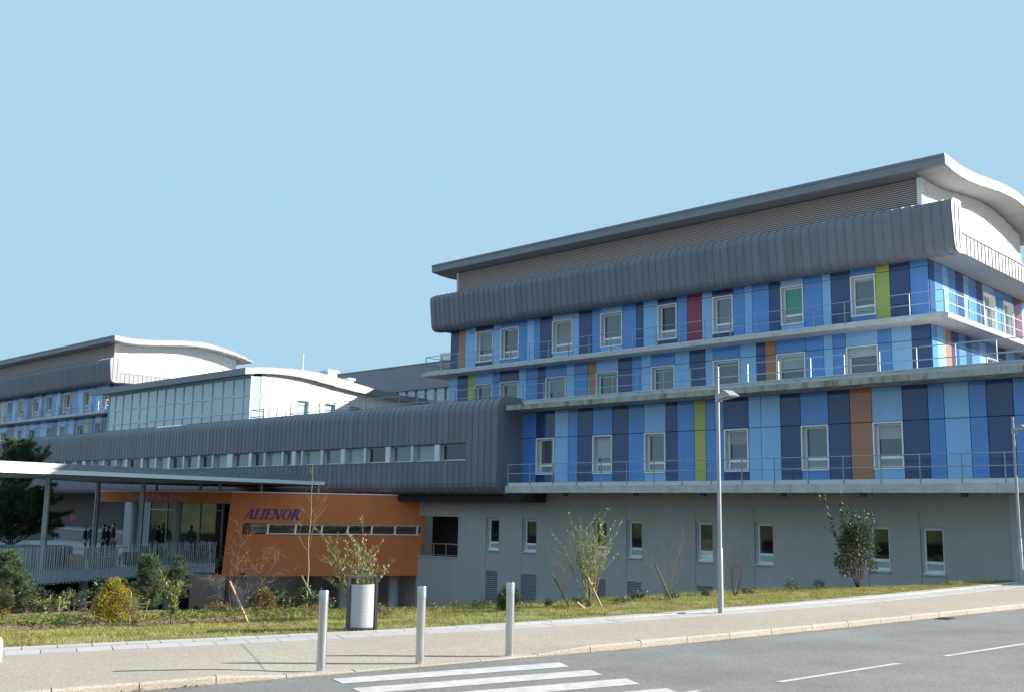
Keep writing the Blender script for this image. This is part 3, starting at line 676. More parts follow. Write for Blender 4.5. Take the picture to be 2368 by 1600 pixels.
for i, (x0, x1, z0, z1) in enumerate(GW):
    window_y(NB_, x0 + .004, x1 - .004, z0 + .004, z1 - .004, W1 + .1, 1, trim=False, depth=.2, pane='glass_dark', split=.22)
    bx('window_sill', x0 - .03, x1 + .03, W1 - .07, W1 + .2, z0 - .035, z0 - .001, 'alu', NB_)
    for xx in (x0 - .005,):
        bx('render_joint', xx - .008, xx + .008, W1 - .004, W1 + .01, z1 + .01, 2.25, 'stone', NB_); bx('render_joint', xx - .008, xx + .008, W1 - .004, W1 + .01, -1.1, z0 - .05, 'stone', NB_)
for (x0, x1, z0, z1) in GL:
    b = MB(); z = z0 + .02
    while z < z1 - .09:
        b.add([(x0 + .04, W1 + .02, z), (x1 - .04, W1 + .02, z), (x1 - .04, W1 + .1, z + .075), (x0 + .04, W1 + .1, z + .075), (x0 + .04, W1 + .02, z + .02), (x1 - .04, W1 + .02, z + .02)], [(0, 1, 2, 3), (0, 4, 5, 1), (4, 3, 2, 5)]); z += .1
    b.box(x0 + .003, x0 + .04, W1 + .01, W1 + .12, z0, z1 - .003); b.box(x1 - .04, x1 - .003, W1 + .01, W1 + .12, z0, z1 - .003); b.box(x0 + .04, x1 - .04, W1 + .01, W1 + .12, z1 - .045, z1 - .003)
    v = b.build('vent_louvre', 'vent', NB_); bx('vent_back', x0 + .01, x1 - .01, W1 + .2, W1 + .22, z0, z1, 'louvre_dark', v)
# loggia behind the opening
bx('loggia_back', -45.5, -41.0, 41.4, 41.5, -1.2, 2.3, 'dark', NB_); bx('loggia_floor', -44.4, -41.0, W1 + .3, 43.2, -1.0, -.7, 'deckconc', NB_)  # near-black back wall: the recess's deep shade put into its colour
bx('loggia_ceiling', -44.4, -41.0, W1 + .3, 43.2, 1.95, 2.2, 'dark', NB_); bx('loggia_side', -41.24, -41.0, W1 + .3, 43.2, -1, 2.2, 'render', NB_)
b = MB(); b.tube([(-44.3, W1 + .12, .12), (-41.3, W1 + .12, .12)], .03, 6); b.tube([(-44.3, W1 + .12, -.48), (-41.3, W1 + .12, -.48)], .02, 6); lr = b.build('railing', 'rail', NB_)
for x in (-44.28, -43.28, -42.28, -41.32): bx('railing_post', x - .03, x + .03, W1 + .09, W1 + .15, -.56, .1, 'rail', lr)
bx('loggia_sill', -44.49, -41.25, W1 - .05, W1 + .3, -.60, -.555, 'concrete', NB_)
# lighter return wall at the right end
bx('return_wall', -12.94, XE, W1 - .05, W1 + .3, -.75, 2.83, 'render_light', NB_); bx('stone_base', -12.94, XE, W1 - .12, W1 + .3, -2.5, -.755, 'stone', NB_)
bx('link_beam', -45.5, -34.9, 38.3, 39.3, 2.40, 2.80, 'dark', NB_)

# ------------------------------------------------------------------ far twin block
def rand_cols(x0, x1, wins, fixed):
    """panel columns between x0 and x1 with given window columns and fixed colours"""
    marks = sorted(wins + fixed, key=lambda q: q[0]); out = []; x = x0; prev = ''
    def fill(a, c):
        nonlocal prev
        x = a
        while x < c - .02:
            w = random.uniform(.55, 1.3)
            if c - (x + w) < .45: w = c - x
            k = random.choice([q for q in 'llmmd' if q != prev]); out.append([x, x + w, k, 0]); prev = k; x += w
    for m in marks:
        if m[0] > x + .05: fill(x, m[0])
        out.append([m[0], m[1], m[2], m[3]]); prev = m[2]; x = m[1]
    if x < x1 - .05: fill(x, x1)
    return out
FB = empty('hospital_block', (-110, 46, -3), 'distant blue panelled block with white side wall at far left', 'building', 'panelled hospital blocks')
FL3 = rand_cols(-140, -97.0, [[a, c, k, w] for a, c, k, w in ((-136, -134.5, 'm', 1), (-131.5, -130, 'l', 1), (-127.8, -126.3, 'm', 1), (-122.67, -121.2, 'm', 1), (-119.72, -118.17, 'l', 1), (-115.61, -114.08, 'm', 2), (-112.18, -110.66, 'l', 1), (-107.83, -106.31, 'm', 1), (-103.45, -101.92, 'm', 1), (-99.2, -97.9, 'l', 1))], [[-124.37, -123.48, 'y', 0], [-106.31, -105.83, 'o', 0]])
FL2 = rand_cols(-140, -97.0, [[a, c, k, w] for a, c, k, w in ((-136, -134.5, 'm', 1), (-131.5, -130, 'l', 1), (-127.8, -126.3, 'm', 1), (-123.75, -122.14, 'l', 1), (-119.16, -117.78, 'm', 1), (-116.07, -114.42, 'l', 1), (-111.55, -110.1, 'm', 1), (-108.33, -106.99, 'l', 1), (-104.25, -102.73, 'm', 1), (-100.31, -98.93, 'l', 1))], [[-102.6, -101.73, 'y', 0], [-121.03, -120.09, 'r', 0]])
upper_block(FB, -140.0, -97.1, FL2, FL3, False)
bx('side_wall', -97.13, -97.1, 46.26, 59.4, 7, 13.47, 'm', FB)
bx('lower_storeys', -140, -97.1, 46.6, 59.6, -5, 6.4, 'render', FB)

# ------------------------------------------------------------------ link wing clad in zinc
LK = empty('link_wing', (-70, 38, -3), 'long dark grey zinc link wing with one strip of small windows', 'building')
XR = -36.67
UP = [(39.6, 7.66), (38.5, 7.70), (38.2, 7.69), (37.95, 7.62), (37.75, 7.47), (37.64, 7.28), (37.6, 7.05), (37.6, 5.42), (37.72, 5.40)]
LO = [(37.72, 4.50), (37.6, 4.48), (37.6, 3.35), (37.64, 3.12), (37.76, 2.93), (37.95, 2.82), (38.2, 2.79), (40.5, 2.79)]
tu = tray_mesh('upper_tray', UP, .45, seam=.022); tl = tray_mesh('lower_tray', LO, .45, seam=.022)
XW = -38.93
trays(LK, tu, -104.2, XW, .45); trays(LK, tl, -83.5, XW, .45); trays(LK, tray_mesh('full_tray', UP[:-1] + LO[2:], .45), XW, XR, .45)
trays_joined(LK, UP, -131.2, -104.2, .45); trays_joined(LK, LO, -131.2, -83.5, .45)
P = UP[::-1] + LO[::-1]
P = [(39.38, 7.66)] + UP[1:7] + [(37.6, 5.4), (37.6, 4.5)] + LO[2:7] + [(39.38, 2.79)]
b = MB(); nP = len(P); b.add([(XR + .012, y, z) for y, z in P] + [(XR - .05, y, z) for y, z in P], [tuple(range(nP)), tuple(range(nP, 2 * nP))[::-1]] + [(i, nP + i, nP + (i + 1) % nP, (i + 1) % nP) for i in range(nP)]); b.build('end_cladding', 'zinc_flat', LK)
for yy in (38.0, 38.3, 38.6, 38.9, 39.2): bx('end_seam', XR + .012, XR + .03, yy, yy + .012, 2.83, 7.66, 'zinc_flat', LK)
b = MB(); b.add([(XR, 39.38, 7.22), (XR, 42.5, 7.22), (XR, 42.5, 7.66), (XR, 39.38, 7.66)], [(0, 1, 2, 3)]); b.build('end_cladding', 'zinc_flat', LK)
bx('link_core', -131, XR - .06, 38.25, 46, 2.9, 7.5, 'backing', LK)
bx('link_roof', -131, XR - .03, 39.55, 46, 7.5, 7.64, 'zinc_flat', LK)
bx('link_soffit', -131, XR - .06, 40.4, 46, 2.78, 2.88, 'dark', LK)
bx('strip_head', -131, XW, 37.62, 38.2, 5.385, 5.42, 'dark_metal', LK); bx('strip_sill', -131, XW, 37.57, 38.2, 4.47, 4.505, 'zinc_flat', LK)
bx('strip_end', XW, XW + .04, 37.62, 38.2, 4.5, 5.39, 'zinc_flat', LK)
LW = [[-92.15, -92.06], [-90.37, -90.27], [-88.93, -88.82], [-86.8, -86.7], [-84.8, -84.7], [-83.47, -82.97], [-81.83, -81.71], [-79.78, -79.64], [-77.77, -77.64], [-76.13, -75.86], [-73.68, -73.42], [-71.57, -71.4], [-69.7, -69.41], [-67.58, -67.42], [-65.54, -65.32], [-63.72, -63.58], [-61.8, -61.17], [-59.21, -58.89], [-57.48, -57.35], [-55.49, -55.35], [-54.39, -54.04], [-53.42, -53.3], [-51.43, -51.26], [-49.47, -49.13], [-47.32, -47.19], [-45.41, -45.05], [-43.24, -43.13], [-41.35, -41.0], [-38.97, -38.94]]
for (a, c) in LW[:-1]: bx('mullion_panel', a, c, 37.62, 38.1, 4.51, 5.38, 'white_metal', LK)
for i, ((a0, a1), (c0, c1)) in enumerate(zip(LW, LW[1:])):
    x0, x1 = a1, c0
    if x1 - x0 < .3: continue
    b = MB(); d = 37.93
    b.box(x0 + .002, x0 + .05, 37.64, d, 4.512, 5.378, 1)
    b.box(x0 + .05, x0 + .11, d - .06, d, 4.512, 5.378); b.box(x1 - .07, x1 - .002, d - .06, d, 4.512, 5.378); b.box(x0 + .11, x1 - .07, d - .06, d, 5.32, 5.378); b.box(x0 + .11, x1 - .07, d - .06, d, 4.512, 4.58)
    w = b.build('window', ['alu', 'alu'], LK)
    bx('pane', x0 + .11, x1 - .07, d - .03, d - .015, 4.58, 5.32, 'glass' if i % 3 == 1 else ('glass_blind' if (i * 7) % 5 < 3 else 'glass_dark'), w)
railing(LK, [(-61.0, 38.75), (-38.0, 38.75), (-36.3, 38.62)], 7.69, (.66, .2), 1.5)
railing(LK, [(-61.0, 42.9), (-61.0, 38.75)], 7.69, (.66, .2), 1.5)

# ------------------------------------------------------------------ glazed roof pavilion on the link wing
PV = empty('glazed_pavilion', (-80, 43, 7.6), 'glazed rooftop pavilion with curved grey roof above the link wing', 'building')
PT = [(42.2, 12.18), (43.1, 12.3), (44.2, 12.42), (45.7, 12.5), (47.3, 12.55), (48.9, 12.51), (50.5, 12.36), (52.2, 12.09), (54, 11.8), (55.5, 11.62), (57, 11.51), (60.5, 11.41)]
PBm = [(42.2, 11.69), (43.1, 11.83), (44.2, 11.94), (45.7, 12.01), (47.3, 11.96), (48.9, 11.8), (50.5, 11.57), (52.2, 11.36), (54, 11.2), (55.5, 11.08), (57, 11.0), (60.5, 10.95)]
pr, ys, zb, zt = wave_roof(PV, -93.1, -67.5, PT, PBm)
MX = [-90.84, -89.65, -88.18, -86.63, -85.15, -83.69, -82.19, -80.72, -79.2, -77.77, -76.32, -74.85, -73.34, -71.79, -70.32, -68.87, -67.86]
rows = [7.66, 8.95, 10.25, 11.72]
YG = 43.0
for i, (a, c) in enumerate(zip(MX, MX[1:])):
    for j, (d, e) in enumerate(zip(rows, rows[1:])):
        bx('glass_pane', a + .03, c - .03, YG + .03, YG + .05, d + .03, e - .03, 'glass_teal', PV)
        if (i, j) in ((1, 1), (4, 1), (6, 1), (9, 1), (11, 1), (14, 1), (4, 0), (11, 0)):
            m = MB(); t = .09
            m.box(a + .03, c - .03, YG - .03, YG + .025, e - t - .03, e - .03); m.box(a + .03, c - .03, YG - .03, YG + .025, d + .03, d + .03 + t); m.box(a + .03, a + .03 + t, YG - .03, YG + .025, d + .03 + t, e - .03 - t); m.box(c - .03 - t, c - .03, YG - .03, YG + .025, d + .03 + t, e - .03 - t); m.build('opening_sash', 'alu', PV)
for a in MX: bx('mullion', a - .03, a + .03, YG - .04, YG + .08, 7.66, 11.74, 'alu', PV)
for z in rows: bx('transom', MX[0], MX[-1], YG - .025, YG + .06, z - .028, z + .028, 'alu', PV)
for (d, e) in zip(rows, rows[1:]): bx('glass_pane', -67.9, -67.86, YG + .1, 43.82, d + .03, e - .03, 'glass_teal', PV)
for z in rows[1:3]: bx('transom', -67.92, -67.82, YG + .08, 43.84, z - .03, z + .03, 'white', PV)
bx('corner_post', -68.0, -67.84, 43.84, 44.26, 7.6, 11.92, 'zinc_roof', PV)
hol = ((47.17, 48.43, 8.6, 10.26), (49.84, 51.0, 8.6, 10.2), (52.4, 53.6, 8.6, 10.19))
corrugated_x(PV, -67.95, 44.26, 59.8, 7.6, lambda q: float(np.interp(q, ys, zb)) - .004, hol)
for (a, c, d, e) in hol:
    m = MB(); m.box(-68.2, -67.95, a - .0, a + .05, d, e); m.box(-68.2, -67.95, c - .05, c, d, e); m.box(-68.2, -67.95, a + .05, c - .05, e - .05, e); w = m.build('window', 'white', PV); bx('pane', -68.21, -68.19, a, c, d, e, 'glass_teal', w)
bx('pavilion_core', -91, -68.5, 44.5, 59.5, 7.6, 10.9, 'dark', PV)
MS = empty('roof_mast', (-71.3, 50, 12.3), 'thin white mast standing on the curved pavilion roof', 'mast'); b = MB(); b.tube([(-71.3, 50, 12.3), (-71.3, 50, 14.5)], [.035, .02], 6); b.build('mast_pole', 'white', MS); bx('mast_base', -71.4, -71.2, 49.9, 50.1, 12.25, 12.5, 'white', MS)
for x, y, w, lab in ((-69.7, 51.5, .45, 'larger pale roof vent on the pavilion roof'), (-70.3, 54.0, .28, 'smaller pale roof vent beside the larger one')):
    VT = empty('roof_vent', (x, y, 11.7), lab, 'roof vent', 'roof vents on the pavilion'); zt_ = 13.1 if w > .4 else 12.75
    bx('vent_body', x - w, x + w, y - w, y + w, 11.2, zt_ - .15, 'white_metal', VT); bx('vent_cap', x - w - .12, x + w + .12, y - w - .12, y + w + .12, zt_ - .15, zt_, 'white_metal', VT)

# ------------------------------------------------------------------ grey wing behind
RW = empty('rear_wing', (-66, 62, -3), 'plain grey metal wing with strip glazing behind the pavilion', 'building')
bx('wall', -95, -52, 60.5, 72, 12.33, 14.55, 'zinc_roof', RW); bx('wall', -95, -52, 60.7, 72, -5, 11.2, 'render', RW)
bx('roof_edge', -95.1, -52, 60.42, 72, 14.552, 14.62, 'alu_dark', RW); bx('parapet_box', -66.9, -52, 61.2, 70, 14.63, 15.45, 'white_metal', RW)
for i, x in enumerate(np.arange(-95, -52, 1.28)):
    bx('glass_pane', x + .06, x + 1.22, 60.75, 60.8, 11.22, 12.32, 'glass_teal', RW); bx('mullion', x - .05, x + .05, 60.6, 60.8, 11.2, 12.33, 'alu_dark', RW)
# ------------------------------------------------------------------ orange entrance pavilion
OR = empty('entrance_pavilion', (-52, 33, -1.7), 'orange rendered entrance pavilion on round columns with strip window', 'building')
cb = Vector((-49.407, 30.146, 0)); ct = Vector((-49.25, 30.40, 0)); dB = Vector((.474, .881, 0)); nB = Vector((.881, -.474, 0)); dA = Vector((-.971, -.24, 0)); nA = Vector((.24, -.971, 0))
ZB, ZT = -1.67, 2.70; LB = 10.6; TH = .45
def bpt(s, d, z):                                                   # point on face B: along, inwards, height (the face leans a little at the corner)
    lean = (z - ZB) / (ZT - ZB); base = cb.lerp(ct, lean); p = base + dB * s - nB * d; return (p.x, p.y, z)
S0, S1, Z0, Z1 = .80, 10.45, .53, 1.09                               # strip window
b = MB()
def quadB(s0, s1, z0, z1, d=0): b.add([bpt(s0, d, z0), bpt(s1, d, z0), bpt(s1, d, z1), bpt(s0, d, z1)], [(0, 1, 2, 3)])
quadB(0, LB, ZB, Z0); quadB(0, LB, Z1, ZT); quadB(0, S0, Z0, Z1); quadB(S1, LB, Z0, Z1)
quadB(0, LB, ZB, Z0, TH); quadB(0, LB, Z1, ZT, TH); quadB(0, S0, Z0, Z1, TH)
b.add([bpt(0, 0, ZB), bpt(0, TH, ZB), bpt(0, TH, ZT), bpt(0, 0, ZT)], [(0, 1, 2, 3)[::-1]])
b.add([bpt(0, 0, ZB), bpt(LB, 0, ZB), bpt(LB, TH, ZB), bpt(0, TH, ZB)], [(0, 1, 2, 3)[::-1]])
for z in (Z0, Z1): b.add([bpt(S0, 0, z), bpt(S1, 0, z), bpt(S1, TH, z), bpt(S0, TH, z)], [(0, 1, 2, 3)])
b.add([bpt(S0, 0, Z0), bpt(S0, TH, Z0), bpt(S0, TH, Z1), bpt(S0, 0, Z1)], [(0, 1, 2, 3)])
b.build('wall', 'orange', OR)
# strip window: corner pane, mullions, panes, sill
mul = [2.1, 3.55, 4.96, 6.38, 7.7, 9.0, 10.25]
fr = MB()
def boxB(mb, s0, s1, d0, d1, z0, z1):
    V = [bpt(s, d, z) for z in (z0, z1) for s, d in ((s0, d0), (s1, d0), (s1, d1), (s0, d1))]
    mb.add(V, [(0, 3, 2, 1), (4, 5, 6, 7), (0, 1, 5, 4), (1, 2, 6, 5), (2, 3, 7, 6), (3, 0, 4, 7)])
for s in mul: boxB(fr, s - .045, s + .045, .05, .14, Z0 + .05, Z1 - .02)
boxB(fr, 2.0, S1, -.05, .12, Z0 - .0, Z0 + .05); boxB(fr, 2.0, S1, .05, .14, Z1 - .055, Z1 - .02)
stw = fr.build('strip_window', 'white', OR)
for a, c in zip([S0 + .02] + mul, mul + [S1]):
    p = MB(); boxB(p, a + .04, c - .04, .09, .11, Z0 + .05, Z1 - .04); p.build('pane', 'glass_dark' if a > 1 else 'glass', stw)
bp_ = MB(); boxB(bp_, S0 + .1, S0 + .75, .2, .22, Z0 + .03, Z1 - .2); bp_.build('poster', 'shutter', stw)
# roof, fascia over the entrance, white coping
LA = 10.27; Lp = ct + dA * LA
b = MB(); back = ct + dB * 15.2
poly = [(ct.x, ct.y), (back.x, back.y), (back.x - 14, back.y), (Lp.x - 2, Lp.y + 10), (Lp.x, Lp.y)]
b.prism(poly, ZT - .25, ZT - .01); b.build('roof', 'orange', OR)
b = MB(); i1 = ct - nA * .4; i2 = Lp - nA * .4
b.prism([(ct.x - .02, ct.y), (Lp.x, Lp.y), (i2.x, i2.y), (i1.x - .02, i1.y)][::-1], 2.12, ZT); b.build('fascia', 'orange', OR)
b = MB()
for (p, d, n, L) in ((ct, dB, -nB, LB), (ct, dA, -nA, LA)):
    q = p + d * L; o1, o2 = p - n * .03, q - n * .03; a1, a2 = p + n * .3, q + n * .3
    b.prism([(o1.x, o1.y), (o2.x, o2.y), (a2.x, a2.y), (a1.x, a1.y)][::(1 if d is dB else -1)], ZT + .002, ZT + .06)
b.build('coping', 'white', OR)
# glazed entrance set back from the fascia
gA = ct - nA * 3.6
def apt(s, d=3.6): return ct + dA * s - nA * d
def slabA(name, s0, s1, d0, d1, z0, z1, m, parent=OR):
    q = [apt(s0, d0), apt(s1, d0), apt(s1, d1), apt(s0, d1)]; b = MB(); b.prism([(v.x, v.y) for v in q][::-1], z0, z1); return b.build(name, m, parent)
DZ = -1.0
gs = (lambda P: (Vector((P[0], P[1], 0)) - ct).dot(dA))
g0, g1, gw = gs((-54.117, 32.85)), gs((-59.93, 31.414)), gs((-62.139, 30.868)); gm = gs((-58.0, 31.9))
cuts = [g0, g0 + (g1 - g0) * .3, g0 + (g1 - g0) * .61, gs((-58.5, 31.75)), g1]
for a, c in zip(cuts, cuts[1:]):
    for z0, z1 in ((DZ + .03, 1.68), (1.74, 2.1)): slabA('entrance_glass', a + .03, c - .03, 3.6, 3.62, z0, z1, 'glass')
for s in cuts: slabA('glazing_mullion', s - .03, s + .03, 3.54, 3.66, DZ, 2.12, 'alu')
slabA('glazing_transom', g0, g1, 3.55, 3.65, 1.68, 1.74, 'alu')
slabA('entrance_wall', g1 + .03, gw, 3.6, 3.9, DZ, 2.12, 'render_light')
slabA('entrance_ceiling', .4, LA - .05, .42, 6.5, 2.14, 2.3, 'soffit'); slabA('lobby_back', -4, gw, 6.2, 6.4, DZ, 2.12, 'dark')
for P in ((-59.007, 29.994), (-55.577, 30.841)):
    b = MB(); b.cyl(P[0], P[1], DZ, 2.13, .23, 20); b.build('entrance_column', 'render_light', OR, smooth='auto')
# lettering
def poly_letter(name, polys, m, parent, place):
    b = MB()
    for pl in polys:
        n = len(pl); F = [place(x, y, .035) for x, y in pl]; K = [place(x, y, -.01) for x, y in pl]
        b.add(F + K, [tuple(range(n)), tuple(range(n, 2 * n))[::-1]] + [(i, n + i, n + (i + 1) % n, (i + 1) % n) for i in range(n)])
    return b.build(name, m, parent)
def bar(x0, y0, x1, y1, w):                                         # slanted stroke of horizontal width w
    return [(x0, y0), (x0 + w, y0), (x1 + w, y1), (x1, y1)]
def rect(x0, y0, x1, y1): return [(x0, y0), (x1, y0), (x1, y1), (x0, y1)]
def ring(cx, cy, rx, ry, tx, ty, a0=0, a1=360, n=20):
    out = []
    for i in range(n):
        p, q = math.radians(a0 + (a1 - a0) * i / n), math.radians(a0 + (a1 - a0) * (i + 1) / n)
        o = lambda t: (cx + rx * math.cos(t), cy + ry * math.sin(t)); k = lambda t: (cx + (rx - tx) * math.cos(t), cy + (ry - ty) * math.sin(t))
        out.append([k(p), o(p), o(q), k(q)])
    return out
TK, TN, SF = .18, .085, .065                                          # thick, thin, serif
GLY = {
 'A': (.74, [bar(.02, 0, .36, 1, TN), bar(.52, 0, .34, 1, TK), rect(.16, .32, .54, .38), rect(-.05, 0, .17, SF), rect(.44, 0, .76, SF)]),
 'L': (.56, [rect(.08, 0, .08 + TK, 1), rect(0, 0, .54, SF), rect(0, 1 - SF, .32, 1), [(.48, SF), (.54, SF), (.57, .22), (.54, .22)]]),
 'I': (.34, [rect(.08, 0, .08 + TK, 1), rect(0, 0, .31, SF), rect(0, 1 - SF, .31, 1)]),
 'E': (.60, [rect(.08, 0, .08 + TK, 1), rect(0, 0, .54, SF), rect(0, 1 - SF, .52, 1), rect(.2, .48, .42, .53), rect(.40, .40, .43, .61), [(.49, SF), (.54, SF), (.57, .2), (.54, .2)], [(.48, 1 - SF), (.52, 1 - SF), (.53, .82), (.50, .82)]]),
 'N': (.82, [rect(.1, 0, .1 + TN, 1), rect(.62, 0, .62 + TN, 1), bar(.54, 0, .06, 1, TK), rect(0, 0, .25, SF), rect(-.02, 1 - SF, .2, 1), rect(.53, 1 - SF, .78, 1)]),
 'O': (.80, ring(.38, .5, .38, .52, TK, .055)),
 'R': (.70, [rect(.08, 0, .08 + TK, 1), rect(0, 0, .31, SF), rect(0, 1 - SF, .3, 1), rect(.2, .46, .32, .51), rect(.2, .95, .34, 1), bar(.56, 0, .28, .48, TK), rect(.52, 0, .76, SF)] + ring(.31, .73, .26, .27, TK, .05, -90, 90, 10)),
}
lx = 0; HT = .545; total = sum(GLY[c][0] for c in 'ALIENOR'); SCX = 2.86 / total
for ch in 'ALIENOR':
    w, pl = GLY[ch]
    def place(x, y, d, lx=lx):
        s = .86 + (lx + x + .22 * y) * SCX - .1; z = 1.32 + y * HT; return bpt(s, -d, z)
    poly_letter('letter', pl, 'letter_blue', OR, place); lx += w
cu = bpy.data.curves.new('fascia_text', 'FONT'); cu.body = 'Femme-M\u00e8re-Enfant'; cu.size = 1; cu.shear = .22; cu.extrude = .0; cu.space_character = 1.02
to = bpy.data.objects.new('fascia_text', cu); COL.objects.link(to); dg = bpy.context.evaluated_depsgraph_get(); dg.update()
tm = bpy.data.meshes.new_from_object(to.evaluated_get(dg)); bpy.data.objects.remove(to)
xs_ = [v.co.x for v in tm.vertices]; x0_, x1_ = min(xs_), max(xs_)
T0, T1 = Vector((-56.83, 28.47, 0)), Vector((-52.26, 29.60, 0))
for v in tm.vertices:
    t = (v.co.x - x0_) / (x1_ - x0_); p = T0.lerp(T1, t) + nA * .02; z = 2.215 + v.co.y * .54; v.co = (p.x, p.y, z)
tm.materials.clear(); tm.materials.append(MT['letter_grey']); link('lettering', tm, OR)
# columns below and the void behind

for P, r in (((-50.2, 31.8), .3), ((-47.6, 36.8), .3), ((-53.5, 33.2), .25), ((-46.2, 39.2), .3), ((-52.5, 38), .3)):
    z = terr(*P) - .2; b = MB(); b.cyl(P[0], P[1], z, ZB + .02, r, 20); b.build('column', 'render_light', OR, smooth='auto')
bx('deck_shade_wall', -90, -53.5, 30.5, 30.7, -7, DZ - .3, 'dark', OR); b = MB(); b.add([(-53.5, 30.5, -7), (-49.5, 8, -7), (-49.5, 8, DZ - .3), (-53.5, 30.5, DZ - .3)], [(0, 1, 2, 3)]); b.build('deck_shade_wall', 'dark', OR)  # dark walls added below the deck to stand in for its deep shade
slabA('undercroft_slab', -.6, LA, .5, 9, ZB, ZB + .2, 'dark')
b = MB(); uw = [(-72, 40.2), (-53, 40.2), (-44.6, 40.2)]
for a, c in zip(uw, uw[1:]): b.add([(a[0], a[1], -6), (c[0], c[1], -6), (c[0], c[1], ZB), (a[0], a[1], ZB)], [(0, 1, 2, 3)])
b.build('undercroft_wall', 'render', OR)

# wall with red arrows under the link wing
AW = empty('arrow_wall', (-90, 40.5, -1.1), 'shaded grey wall with two red arrows under the link wing', 'wall')
bx('wall', -125, -70, 40.45, 40.7, -6, 2.77, 'wall_shade', AW); bx('dark_wall', -69.98, -56, 40.5, 40.75, -6, 2.77, 'dark_metal', AW); bx('wall_panel', -80, -79.92, 40.42, 40.45, -1, 2.7, 'stone', AW)  # the darker wall's colour stands in for shade in the recess
for x in (-91.15, -94.0):
    b = MB(); V = [(x, 40.44, .40), (x + 1.5, 40.44, .83), (x, 40.44, 1.22)]; b.add(V + [(p[0], 40.449, p[2]) for p in V], [(0, 1, 2), (0, 3, 4, 1), (1, 4, 5, 2), (2, 5, 3, 0)]); b.build('red_arrow', 'red', AW)

# ------------------------------------------------------------------ raised entrance deck
DK = empty('entrance_deck', (-52, 25, -1.5), 'raised concrete entrance deck with a fence of slim steel bars', 'deck')
EDGE = smooth_line([(-41.5, 8.0), (-43.6, 13.2), (-45.4, 18.1), (-46.3, 20.2), (-47.25, 22.4), (-47.9, 24.2), (-48.9, 26.9), (-49.6, 29.9)], .125, 30)
back = [(-54, 33.2), (-63, 31.4), (-64, 36), (-86, 38), (-88, 30), (-70, 18), (-56, 6)]
b = MB(); poly = [(p.x - .12, p.y) for p in EDGE] + back; b.prism(poly, DZ - .3, DZ); b.build('floor', 'deckconc', DK)
fa = MB(); n = len(EDGE); V = []
for p in EDGE: V += [(p.x - .06, p.y, DZ - .42), (p.x - .06, p.y, DZ + .02), (p.x - .10, p.y, DZ + .02), (p.x - .10, p.y, DZ - .42)]
fa.add(V, [(4 * i + j, 4 * i + (j + 1) % 4, 4 * i + 4 + (j + 1) % 4, 4 * i + 4 + j) for i in range(n - 1) for j in range(4)]); fa.build('fascia', 'deck_fascia', DK)
rl = MB(); rl.tube([(p.x - .02, p.y, DZ + .98) for p in EDGE[::4]], .022, 6); fence = rl.build('fence_rail', 'galv', DK)
bm_ = MB(); bm_.box(-.0125, .0125, -.0125, .0125, -.5, 1.12); bar_me = bm_.mesh('fence_bar', 'bar')
L = smooth_line([(p.x, p.y) for p in EDGE], .125, 1); acc = 0; dist = 0
pts = EDGE; cur = 0
tot = sum((q - p).length for p, q in zip(pts, pts[1:])); NBAR = int(tot / .132)
cum = [0]
for p, q in zip(pts, pts[1:]): cum.append(cum[-1] + (q - p).length)
for i in range(NBAR):
    d = i * tot / NBAR; j = next(k for k in range(len(cum) - 1) if cum[k + 1] >= d - 1e-9); p = pts[j].lerp(pts[j + 1], (d - cum[j]) / max(1e-6, cum[j + 1] - cum[j]))
    o = bpy.data.objects.new('fence_bar', bar_me); COL.objects.link(o)
    o.matrix_basis = Matrix.Translation((p.x, p.y, DZ + random.uniform(-.03, .03))) @ Matrix.Rotation(random.gauss(0, .022), 4, 'X') @ Matrix.Rotation(random.gauss(0, .015), 4, 'Y') @ Matrix.Rotation(random.uniform(0, 1), 4, 'Z'); setpar(o, fence)
# rear fence (too fine to tell its bars apart) and the fence round the tree well
rf = MB(); A, B_ = Vector((-86, 36.9, 0)), Vector((-64.2, 35.2, 0))
for i in range(150):
    p = A.lerp(B_, i / 149); q = random.gauss(0, .02); rf.add([(p.x - .015, p.y, DZ), (p.x + .015, p.y, DZ), (p.x + .015 + q, p.y, DZ + 1.2), (p.x - .015 + q, p.y, DZ + 1.2)], [(0, 1, 2, 3)])
rf.tube([(A.x, A.y, DZ + 1.0), (B_.x, B_.y, DZ + 1.0)], .03, 6); rf.build('rear_fence', 'bar', DK, kind='stuff')
WC = Vector((-53.2, 21.2, 0)); WR = 2.45
w = MB(); NN = 40; V = []
for i in range(NN):
    a = 2 * math.pi * i / NN; c, s = math.cos(a), math.sin(a)
    for r, z in ((WR, DZ), (WR, -.12), (WR - .14, -.12), (WR - .14, DZ)): V.append((WC.x + r * c, WC.y + r * s, z))
w.add(V, [(4 * i + j, 4 * ((i + 1) % NN) + j, 4 * ((i + 1) % NN) + (j + 1) % 4, 4 * i + (j + 1) % 4) for i in range(NN) for j in range(4)]); w.build('tree_well', 'galv', DK, smooth='auto')
wf = MB()
for i in range(70):
    a = math.radians(150 + 150 * i / 70); x, y = WC.x + 2.6 * math.cos(a), WC.y + 2.6 * math.sin(a); wf.tube([(x, y, DZ), (x + random.gauss(0, .02), y, .18)], .014, 4)
wf.build('well_fence', 'bar', DK, kind='stuff')
for P in ((-46.6, 19.0), (-48.2, 22.6), (-53.0, 25.5), (-50.6, 28.2), (-60, 24), (-58, 29)):
    z = terr(*P) - .3; b = MB(); b.cyl(P[0] - .8, P[1], z, DZ - .28, .2, 16); b.build('deck_column', 'render', DK, smooth='auto')

